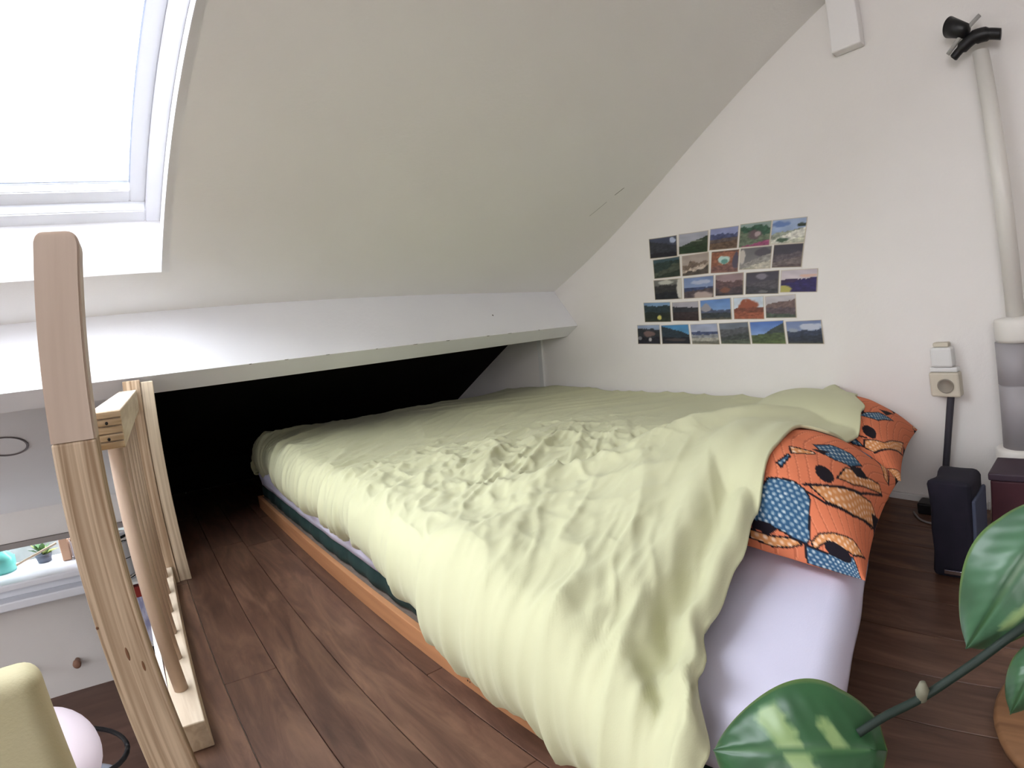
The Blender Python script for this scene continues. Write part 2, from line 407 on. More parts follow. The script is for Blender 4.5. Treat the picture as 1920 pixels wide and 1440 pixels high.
# green quilted underlay mattress: tufted edge
def tufted(x0, x1, y0, y1, z0, z1):
    vs = []; fs = []
    prof = [(0.0, 0.0), (0.010, 0.15), (0.014, 0.5), (0.010, 0.85), (0.0, 1.0)]
    pts = []
    per = []
    n = 260
    def rr(t):  # rounded rectangle perimeter point and outward normal
        Lx, Ly = x1 - x0, y1 - y0; P = 2 * (Lx + Ly); d = t * P
        if d < Ly: return (x0, y1 - d, -1, 0)
        d -= Ly
        if d < Lx: return (x0 + d, y0, 0, -1)
        d -= Lx
        if d < Ly: return (x1, y0 + d, 1, 0)
        d -= Ly
        return (x1 - d, y1, 0, 1)
    for k in range(n):
        x, y, nx, ny = rr(k / n); s = (x + y) * 1.0
        tuft = 0.35 + 0.65 * abs(math.sin(s * PI / 0.105)) ** 0.5
        for o, h in prof:
            wob = 0.003 * noise.noise(Vector((x * 14, y * 14, h * 4)))
            vs.append((x + nx * (o * tuft + wob), y + ny * (o * tuft + wob), z0 + (z1 - z0) * h))
    m_ = len(prof)
    for k in range(n):
        for j in range(m_ - 1):
            a = k * m_ + j; b2 = ((k + 1) % n) * m_ + j
            fs.append((a, b2, b2 + 1, a + 1))
    fs.append(tuple(k * m_ + m_ - 1 for k in range(n)))
    fs.append(tuple(k * m_ for k in range(n))[::-1])
    return mesh_obj('quilted_underlay', vs, fs, M_green, None, True)
tag(shear(tufted(BX0 + .026, BX1 - .01, BY0 + .05, BY1 - .02, 0.041, 0.086), .30, off=.03), 'dark green quilted underlay mattress showing between bed rail and white sheet', 'mattress')

# white mattress with fitted sheet
def mattress():
    x0, x1, y0, y1, z0, z1 = BX0 + .012, BX1, BY0, BY1 - .03, 0.087, 0.158
    nu, nv = 90, 150
    vs = []; fs = []
    def prof(t, w):   # rounded edge: t in 0..1 -> (position 0..1, drop 0..1)
        return t
    r = 0.034
    us = []
    K = 10
    def axis(a, b, n):
        L_ = [(a, 1.0, 0)]
        out = []
        for k in range(K + 1):
            ang = PI * k / (K) * 0.5
            out.append((a + r - r * math.cos(ang), 1 - math.sin(ang)))
        for k in range(1, n): out.append((a + r + (b - a - 2 * r) * k / n, 0.0))
        for k in range(K + 1):
            ang = PI / 2 - PI * k / K * 0.5
            out.append((b - r + r * math.cos(ang), 1 - math.sin(ang)))
        return out
    ax = axis(x0, x1, 60); ay = axis(y0, y1, 100)
    for (x, dx) in ax:
        for (y, dy) in ay:
            d = min(1.0, math.hypot(dx, dy))
            z = z1 - d * r
            wr = 0.0022 * noise.noise(Vector((x * 9, y * 9, 1))) + 0.0012 * noise.noise(Vector((x * 26 + y * 10, y * 18, 4)))
            vs.append((x, y, z + wr * (1 - d)))
    nx_, ny_ = len(ax), len(ay)
    for i in range(nx_ - 1):
        for j in range(ny_ - 1):
            a = i * ny_ + j; fs.append((a, a + ny_, a + ny_ + 1, a + 1))
    # side skirt
    border = [i * ny_ for i in range(nx_)] + [(nx_ - 1) * ny_ + j for j in range(1, ny_)] + [i * ny_ + ny_ - 1 for i in range(nx_ - 2, -1, -1)] + [j for j in range(ny_ - 2, 0, -1)]
    base = len(vs); mid = 3
    for lv in range(1, mid + 1):
        for b_ in border:
            x, y, z = vs[b_]; t = lv / mid
            s = 0.003 * noise.noise(Vector((x * 11, y * 11, 7))) - 0.006 * math.sin(t * PI / 2)
            cxm, cym = (x0 + x1) / 2, (y0 + y1) / 2
            nxx = (1 if x > x1 - r * .6 else (-1 if x < x0 + r * .6 else 0)); nyy = (1 if y > y1 - r * .6 else (-1 if y < y0 + r * .6 else 0))
            vs.append((x + nxx * s, y + nyy * s, z + (z0 - z) * t))
    nb = len(border)
    for lv in range(mid):
        for k in range(nb):
            k2 = (k + 1) % nb
            a = border[k] if lv == 0 else base + (lv - 1) * nb + k
            b2 = border[k2] if lv == 0 else base + (lv - 1) * nb + k2
            fs.append((a, base + lv * nb + k, base + lv * nb + k2, b2))
    fs.append(tuple(base + (mid - 1) * nb + k for k in range(nb)))
    o = mesh_obj('mattress', vs, fs, M_sheet, None, True)
    bm = bmesh.new(); bm.from_mesh(o.data); bmesh.ops.recalc_face_normals(bm, faces=bm.faces); bm.to_mesh(o.data); bm.free()
    return o
tag(shear(mattress(), .30, off=.02), 'bare white-sheeted mattress showing at the head of the bed beside the pillows', 'mattress')

# ------------------------------------------------------------------ pillows with patchwork print
M_pil = mat('printed_patchwork_cotton', (1, 1, 1, 1), 0.85, 0, 0.2)
N_, L_, b_ = nodes(M_pil)
at = N_.new('ShaderNodeAttribute'); at.attribute_name = 'print'; L_.new(at.outputs['Color'], b_.inputs['Base Color'])
tcn = N_.new('ShaderNodeTexCoord'); nzn = N_.new('ShaderNodeTexNoise'); nzn.inputs['Scale'].default_value = 350; L_.new(tcn.outputs['Object'], nzn.inputs['Vector'])
bpn = N_.new('ShaderNodeBump'); bpn.inputs['Strength'].default_value = 0.2; bpn.inputs['Distance'].default_value = 0.0006
L_.new(nzn.outputs['Fac'], bpn.inputs['Height']); L_.new(bpn.outputs[0], b_.inputs['Normal'])
ORANGE = (216, 124, 88); ORANGE2 = (190, 104, 74); DARK = (28, 22, 30)
def inpoly(P, x, y):
    c = False; j = len(P) - 1
    for i in range(len(P)):
        xi, yi = P[i]; xj, yj = P[j]
        if (yi > y) != (yj > y) and x < (xj - xi) * (y - yi) / (yj - yi + 1e-12) + xi: c = not c
        j = i
    return c
def dseg(P, x, y, closed=True):
    d = 9; n = len(P)
    for i in range(n if closed else n - 1):
        ax, ay = P[i]; bx, by = P[(i + 1) % n]
        dx, dy = bx - ax, by - ay; t = max(0, min(1, ((x - ax) * dx + (y - ay) * dy) / (dx * dx + dy * dy + 1e-12)))
        d = min(d, math.hypot(x - ax - dx * t, y - ay - dy * t))
    return d
def weave(x, y, base, hi, sx=26, sy=34):
    row = math.floor(y * sy); wob = noise.noise(Vector((x * 9, y * 9, 3))) * 0.6
    v = math.sin((x * sx + 0.5 * (row % 2) + wob) * 2 * PI) * 0.5 + 0.5
    w = math.sin((y * sy % 1) * PI)
    t = max(0, min(1, (v * w - 0.25) * 2.2)) * (0.65 + 0.5 * noise.noise(Vector((x * 30, y * 30, 8))))
    t = max(0, min(1, t))
    return tuple(base[i] + (hi[i] - base[i]) * t for i in range(3))
def print_color(u, v, SH):
    c = ORANGE
    q = (v * 24 + 1.5 * math.sin(u * 7 + 1.2) + 0.8 * noise.noise(Vector((u * 5, v * 5, 0)))) % 1
    if q < 0.13: c = ORANGE2
    elif q > 0.92: c = (226, 140, 104)
    if v > .5: v = 1 - v
    if u > .66: u = 1.3 - u
    for kind, P, (a0, a1, b0, b1) in SH:
        if not (a0 - .01 < u < a1 + .01 and b0 - .01 < v < b1 + .01): continue
        if kind == 'line':
            if dseg(P, u, v, False) < 0.0045: c = DARK
            continue
        if kind == 'blob':
            cx, cy = (a0 + a1) / 2, (b0 + b1) / 2
            if (abs(u - cx) / (a1 - a0) * 2) ** 2.4 + (abs(v - cy) / (b1 - b0) * 2) ** 2.4 < 1.0: c = DARK
            continue
        d = dseg(P, u, v)
        if inpoly(P, u, v):
            if kind == 'blue': c = weave(v, u, (50, 88, 120), (222, 226, 222), 48, 64)
            elif kind == 'peach': c = weave(v, u, (210, 142, 88), (244, 220, 200), 40, 52)
            elif kind == 'dark': c = DARK
            if d < 0.004: c = DARK
        elif d < 0.002: c = DARK
    return c

def pillow(name, x0, x1, y0, y1, zm, up, dn, SH, label, res=240, yaw=0.0, tilt=None):
    vs = []; cols = []; fs = []
    n = res
    def build(side):
        base = len(vs)
        n = res if side > 0 else 60
        for i in range(n + 1):
            for j in range(n + 1):
                u, v = i / n, j / n
                a, b2 = 2 * u - 1, 2 * v - 1
                # ease grid so the rim gets enough rows
                a = math.sin(a * PI / 2); b2 = math.sin(b2 * PI / 2)
                f = (max(0, 1 - abs(a) ** 2.6) ** 0.52) * (max(0, 1 - abs(b2) ** 2.6) ** 0.52)
                pin_x = 1 - 0.07 * (1 - abs(b2)) ** 0.0 * (1 - b2 * b2) * 0
                # edges bow inward between the corners
                X_ = a * (1 - 0.05 * (1 - b2 * b2) * abs(a) ** 3) ; Y_ = b2 * (1 - 0.06 * (1 - a * a) * abs(b2) ** 3)
                x = (x0 + x1) / 2 + X_ * (x1 - x0) / 2; y = (y0 + y1) / 2 + Y_ * (y1 - y0) / 2 + 0.19 * (x - 0.62)
                wr = 0.004 * noise.noise(Vector((x * 14, y * 14, 5))) + 0.0025 * noise.noise(Vector((x * 34, y * 34, 9)))
                z = zm + (up if side > 0 else -dn) * f + wr * f
                if tilt: z += tilt(a, b2)
                vs.append((x, y, z)); cols.append(print_color(u, v, SH) if side > 0 else ORANGE)
        for i in range(n):
            for j in range(n):
                k = base + i * (n + 1) + j
                q = (k, k + n + 1, k + n + 2, k + 1)
                fs.append(q if side > 0 else q[::-1])
    build(1); build(-1)
    o = mesh_obj(name, vs, fs, M_pil, None, True)
    ca = o.data.color_attributes.new('print', 'FLOAT_COLOR', 'POINT')
    flat = []
    for c in cols: flat += [lin(c[0]), lin(c[1]), lin(c[2]), 1.0]
    ca.data.foreach_set('color', flat)
    bm = bmesh.new(); bm.from_mesh(o.data); bmesh.ops.remove_doubles(bm, verts=bm.verts, dist=0.0002); bm.to_mesh(o.data); bm.free()
    o.data.polygons.foreach_set('use_smooth', [True] * len(o.data.polygons))
    return tag(o, label, 'pillow', 'patchwork pillows at the head of the bed')

#PILLOW_SHAPES  (outlines in the print, measured on the developed pillow cover)
SH1 = [('peach', [(0.278, 0.32), (0.33, 0.245), (0.408, 0.155), (0.468, 0.083), (0.465, 0.0), (0.383, 0.035), (0.295, 0.15), (0.255, 0.25)]), ('peach', [(0.088, 0.292), (0.128, 0.268), (0.158, 0.223), (0.198, 0.135), (0.185, 0.055), (0.128, 0.13), (0.122, 0.193), (0.1, 0.25), (0.062, 0.285)]), ('peach', [(0.062, 0.475), (0.058, 0.42), (0.075, 0.343), (0.065, 0.318), (0.037, 0.36), (0.022, 0.408), (0.03, 0.478)]), ('peach', [(0.468, 0.225), (0.527, 0.158), (0.61, 0.085), (0.595, 0.048), (0.42, 0.18), (0.38, 0.238)]), ('peach', [(0.415, 0.403), (0.432, 0.375), (0.443, 0.328), (0.43, 0.323), (0.378, 0.385)]), ('blue', [(0.25, 0.43), (0.26, 0.398), (0.263, 0.352), (0.253, 0.32), (0.23, 0.3), (0.095, 0.295), (0.072, 0.307), (0.072, 0.343), (0.085, 0.385), (0.092, 0.463), (0.133, 0.465), (0.2, 0.448)]), ('blue', [(0.07, 0.312), (0.07, 0.25), (0.072, 0.203), (0.12, 0.13), (0.092, 0.11), (0.0, 0.07), (0.0, 0.143), (0.0, 0.245), (0.0, 0.31)]), ('blue', [(0.495, 0.35), (0.547, 0.305), (0.585, 0.235), (0.568, 0.18), (0.5, 0.212), (0.463, 0.263), (0.455, 0.305)]), ('blue', [(0.315, 0.417), (0.37, 0.393), (0.362, 0.383), (0.3, 0.398)]), ('dark', [(0.092, 0.465), (0.098, 0.42), (0.085, 0.395), (0.062, 0.42), (0.068, 0.468)]), ('dark', [(0.492, 0.22), (0.545, 0.182), (0.537, 0.14), (0.48, 0.177)]), ('dark', [(0.453, 0.34), (0.49, 0.29), (0.455, 0.305)]), ('dark', [(0.432, 0.062), (0.495, 0.0), (0.393, 0.0), (0.398, 0.0)]), ('line', [(0.268, 0.325), (0.33, 0.245), (0.43, 0.14), (0.593, 0.045)]), ('line', [(0.247, 0.31), (0.25, 0.25), (0.292, 0.15), (0.415, 0.015)]), ('line', [(0.128, 0.13), (0.198, 0.045)]), ('blob', [(0.328, 0.26), (0.393, 0.245), (0.393, 0.288), (0.35, 0.305)]), ('blob', [(0.113, 0.138), (0.128, 0.193), (0.095, 0.25), (0.068, 0.2)])]
SH2 = [('peach', [(0.212, 0.27), (0.275, 0.177), (0.512, 0.043), (0.388, 0.035), (0.16, 0.223), (0.165, 0.27)]), ('peach', [(0.07, 0.185), (0.2, 0.0), (0.0, 0.0), (0.0, 0.17)]), ('blue', [(0.367, 0.31), (0.505, 0.24), (0.555, 0.16), (0.41, 0.223)]), ('blue', [(0.193, 0.362), (0.205, 0.312), (0.168, 0.265), (0.16, 0.312)]), ('dark', [(0.393, 0.323), (0.445, 0.3), (0.403, 0.29)]), ('dark', [(0.547, 0.247), (0.647, 0.182), (0.537, 0.205)]), ('dark', [(0.497, 0.033), (0.505, 0.0), (0.36, 0.0), (0.417, 0.0)]), ('line', [(0.23, 0.26), (0.205, 0.352)]), ('line', [(0.155, 0.223), (0.42, 0.015)]), ('blob', [(0.242, 0.242), (0.31, 0.217), (0.32, 0.258), (0.278, 0.28)])]
for SH in (SH1, SH2):
    for q in range(len(SH)):
        P_ = SH[q][1]; SH[q] = (SH[q][0], P_, (min(p[0] for p in P_), max(p[0] for p in P_), min(p[1] for p in P_), max(p[1] for p in P_)))
#END_SHAPES
P1 = dict(x0=0.615, x1=0.978, y0=0.262, y1=0.62, zm=0.176, up=0.110, dn=0.014)
P2 = dict(x0=0.965, x1=1.328, y0=0.258, y1=0.62, zm=0.178, up=0.105, dn=0.016)
pillow('pillow', SH=SH1, label='nearer patchwork pillow in orange, blue and black print, half under the duvet', **P1)
pillow('pillow', SH=SH2, label='farther patchwork pillow against the end wall, beyond the first', **P2)

# ------------------------------------------------------------------ duvet
M_duvet = noise_mat('pale_yellow_green_cotton', rgb(201, 201, 164), rgb(205, 205, 169), (4, 4, 4), 4, 0.85, 0.08, 600, 0.15)
M_duvet.node_tree.nodes['Principled BSDF'].inputs['Sheen Weight'].default_value = 0.1
def pil_h(P, x, y):
    yy = y - 0.19 * (x - 0.62)
    a = (x - (P['x0'] + P['x1']) / 2) / ((P['x1'] - P['x0']) / 2); b = (yy - (P['y0'] + P['y1']) / 2) / ((P['y1'] - P['y0']) / 2)
    if abs(a) >= 1 or abs(b) >= 1: return 0.0
    return P['zm'] + P['up'] * (1 - abs(a) ** 2.6) ** .52 * (1 - abs(b) ** 2.6) ** .52
def ridged(p): return (1 - abs(noise.noise(p)) * 2.0)
def duvet_top(x, y):
    tw = interp([(0.3, .27), (0.47, .285), (.55, .290), (.66, .258), (.80, .228), (1.05, .214), (1.4, .218), (1.9, .248), (2.3, .240)], y)
    tm = interp([(0.25, .17), (0.36, .19), (.5, .225), (.8, .240), (1.5, .252), (2.3, .262)], y)
    # over the nearer pillow
    pil = 0.065 * math.exp(-((x - .80) / .22) ** 2) * (1 - sstep(.56, .82, y))
    s = sstep(.75, 1.30, x)
    z = tm + (tw - tm) * s + pil * (1 - s * .5)
    return z
def yh(x): return interp([(.25, .258), (.30, .270), (.36, .318), (.43, .362), (.54, .388), (.62, .408), (.72, .422), (.86, .442), (.90, .405), (1.0, .400), (1.10, .420), (1.20, .470), (1.335, .56)], x)
def duvet():
    nu, nv = 300, 440
    vs = []; fs = []
    r = 0.060
    for i in range(nu + 1):
        u = i / nu
        for j in range(nv + 1):
            v = j / nv
            y_lin = 0.26 + (2.30 - 0.26) * v
            xe = interp([(0.26, .262), (.40, .272), (.52, .284), (.80, .300), (1.0, .318), (1.36, .332), (1.8, .336), (2.3, .348)], y_lin)
            hem = interp([(0.26, .040), (.5, .040), (.68, .056), (.80, .068), (.95, .096), (1.15, .120), (2.3, .127)], y_lin)
            g = noise.noise(Vector((y_lin * 9, 2.2, 0)))
            hem += 0.012 * g * sstep(.7, 1.0, y_lin) + 0.006 * noise.noise(Vector((y_lin * 31, 5, 0)))
            xe += 0.007 * g + 0.003 * noise.noise(Vector((y_lin * 28, 9, 0)))
            # across: u=0 hem, roll over the edge, then flat to the wall
            ue = 0.30
            if u < ue:
                ph = (1 - u / ue) * 0.84 * PI
                xx = xe + r - r * math.sin(ph); fu = 0.5 + 0.5 * math.cos(ph)
                fmin = 0.5 + 0.5 * math.cos(0.84 * PI); fu = (fu - fmin) / (1 - fmin)
            else:
                t = (u - ue) / (1 - ue); xx = xe + r + (1.331 - xe - r) * t; fu = 1.0
            # along: roll down at the foot end
            ve = 0.90
            head = yh(xx)
            if v > ve:
                ph = (v - ve) / (1 - ve) * 0.84 * PI; R2 = 0.085
                yy = 2.22 + R2 * math.sin(ph); fv = 0.5 + 0.5 * math.cos(ph)
            else:
                t = v / ve; t = t ** 1.12; yy = head + (2.22 - head) * t; fv = 1.0
            T = duvet_top(xx, yy)
            dh = yy - head
            # ---- folds
            near = 1 - sstep(.36, .66, xx)
            wn = noise.noise(Vector((xx * 3, yy * 3, 7)))
            wn2 = noise.noise(Vector((xx * 7, yy * 7, 17)))
            fa = 0.42 + 0.35 * sstep(.4, 1.3, yy)              # fold direction leans more toward the foot end
            ac = xx * math.cos(fa) + yy * math.sin(fa); cc = yy * math.cos(fa) - xx * math.sin(fa)
            md = 0.35 + 0.65 * near
            wide = 1 - sstep(.8, 1.1, xx) * .8
            fold = 0.0
            fold += 0.0105 * (ridged(Vector((ac * 1.7, cc * 7.0 + .5 * wn, 1))) ** 3) * md * wide
            fold += 0.0085 * (ridged(Vector((ac * 3.2 + 5, cc * 15 + .7 * wn, 4))) ** 3) * md * wide
            fold += 0.0046 * (ridged(Vector((ac * 6 + 9, cc * 34 + 1.0 * wn2, 8))) ** 2) * (0.2 + 0.8 * near) * wide
            fold += 0.0026 * ridged(Vector((ac * 11, cc * 52, 3))) ** 2 * near
            # crumpled centre
            mk = math.exp(-(((xx - .64) / .24) ** 2 + ((yy - 1.05) / .40) ** 2))
            q = Vector((xx * 6.5 + 0.9 * wn, yy * 5.5 - xx * 2, 0))
            cr = ridged(q) ** 3 * 0.013 + ridged(q * 2.1 + Vector((3 + wn2, 1, 0))) ** 3 * 0.010 + ridged(q * 4.3 + Vector((9, 4 + wn2, 0))) ** 3 * 0.0062 + ridged(q * 8 + Vector((1 + wn2, 4, 0))) ** 2 * 0.0028
            fold += mk * (cr - 0.006)
            # long soft creases toward the wall and the foot
            q2 = Vector((xx * 2.2 + 0.6 * wn, yy * 6.5 + xx * 4, 4))
            fold += 0.0075 * ridged(q2) ** 3 * sstep(.7, 1.0, xx) * sstep(.05, .3, dh)
            fold += 0.007 * noise.noise(Vector((xx * 4.2, yy * 3.1, 2)))
            # head edge: turned hem with a trough behind it, swept folds running along it
            hx = 1 - sstep(.80, .92, xx) * .8
            dd = dh * (1.0 + .25 * wn)
            fold += hx * (math.exp(-((dd - .018) / .014) ** 2) * 0.010 - math.exp(-((dd - .052) / .018) ** 2) * 0.015 + math.exp(-((dd - .092) / .022) ** 2) * 0.008 - math.exp(-((dd - .150) / .03) ** 2) * 0.006)
            # raised fold where the cover drapes off the pillow
            ln = (yy - (.93 - 0.62 * (xx - .42)))
            ms_ = sstep(.42, .6, xx) * (1 - sstep(.95, 1.1, xx))
            fold += 0.022 * math.exp(-((ln + .02) / .050) ** 2) * ms_ - 0.012 * math.exp(-((ln - .09) / .05) ** 2) * ms_
            fold -= 0.008
            edge = sstep(0.0, 0.012, dh)
            low = (hem if u < ue else 0.16)
            z = T + fold * (0.35 + 0.65 * fu)
            if v > ve: z = hem + (z - hem) * max(0, fv)
            z = hem + (z - hem) * fu if u < ue else z
            z -= (1 - edge) * 0.006 * (1 if u > ue else fu)
            ph_ = max(pil_h(P1, xx, yy), pil_h(P2, xx, yy))
            if ph_ > 0: z = max(z, ph_ + 0.011 + 0.35 * fold)
            # folds also push the rolled edge in and out
            if u < ue: xx -= (fold + .003) * 1.35 * (1 - fu)
            vs.append((min(xx, 1.333), yy, z))
    for i in range(nu):
        for j in range(nv):
            a = i * (nv + 1) + j; fs.append((a, a + nv + 1, a + nv + 2, a + 1))
    return vs, fs
vs, fs = duvet()
dv = mesh_obj('duvet', vs, fs, M_duvet, None, True)
bm = bmesh.new(); bm.from_mesh(dv.data); bmesh.ops.recalc_face_normals(bm, faces=bm.faces)
up = sum(1 for f in bm.faces if f.normal.z > 0)
if up < len(bm.faces) / 2: bmesh.ops.reverse_faces(bm, faces=bm.faces)
bm.to_mesh(dv.data); bm.free()
so = dv.modifiers.new('thick', 'SOLIDIFY'); so.thickness = 0.006; so.offset = -1
tag(dv, 'crumpled pale yellow-green duvet spread over most of the low bed', 'duvet')

# ------------------------------------------------------------------ photo prints on the end wall
M_print = mat('glossy_photo_print', (1, 1, 1, 1), 0.45, 0, 0.4)
N_, L_, b_ = nodes(M_print)
at = N_.new('ShaderNodeAttribute'); at.attribute_name = 'picture'; L_.new(at.outputs['Color'], b_.inputs['Base Color'])
M_back = mat('photo_paper', rgb(226, 216, 196), 0.7)
GEO = [[1.1437, 0.783, 0.144, 0.0723, -0.0851], [0.9971, 0.7711, 0.1334, 0.0694, -0.1171], [0.8696, 0.7577, 0.1108, 0.0684, -0.1433], [0.7579, 0.7425, 0.1043, 0.0711, -0.1499], [0.6543, 0.7267, 0.1012, 0.0693, -0.171],
[1.1369, 0.7067, 0.1416, 0.0728, -0.0575], [0.9946, 0.6957, 0.1231, 0.0735, -0.0777], [0.8704, 0.6823, 0.1084, 0.0733, -0.134], [0.76, 0.6709, 0.1057, 0.0679, -0.141], [0.6597, 0.657, 0.0872, 0.0683, -0.1634],
[1.1431, 0.624, 0.151, 0.0808, -0.0697], [0.9885, 0.6115, 0.1396, 0.0796, -0.0849], [0.8582, 0.6016, 0.1085, 0.0755, -0.09], [0.7432, 0.5896, 0.1091, 0.0725, -0.111], [0.6334, 0.5779, 0.1024, 0.0673, -0.1231],
[1.2159, 0.5352, 0.1551, 0.0868, -0.0637], [1.0624, 0.5259, 0.1361, 0.0798, -0.0693], [0.9216, 0.5202, 0.1292, 0.0781, -0.0463], [0.7955, 0.5128, 0.1057, 0.0764, -0.0662], [0.6922, 0.5071, 0.0917, 0.0711, -0.0586],
[1.2793, 0.4422, 0.1321, 0.0844, -0.056], [1.129, 0.4346, 0.1536, 0.0807, -0.0276], [0.9821, 0.4309, 0.1247, 0.0794, -0.0144], [0.8578, 0.4295, 0.1125, 0.0769, -0.0131], [0.7425, 0.428, 0.1101, 0.0747, -0.0142], [0.6329, 0.4247, 0.0987, 0.0697, -0.015]]
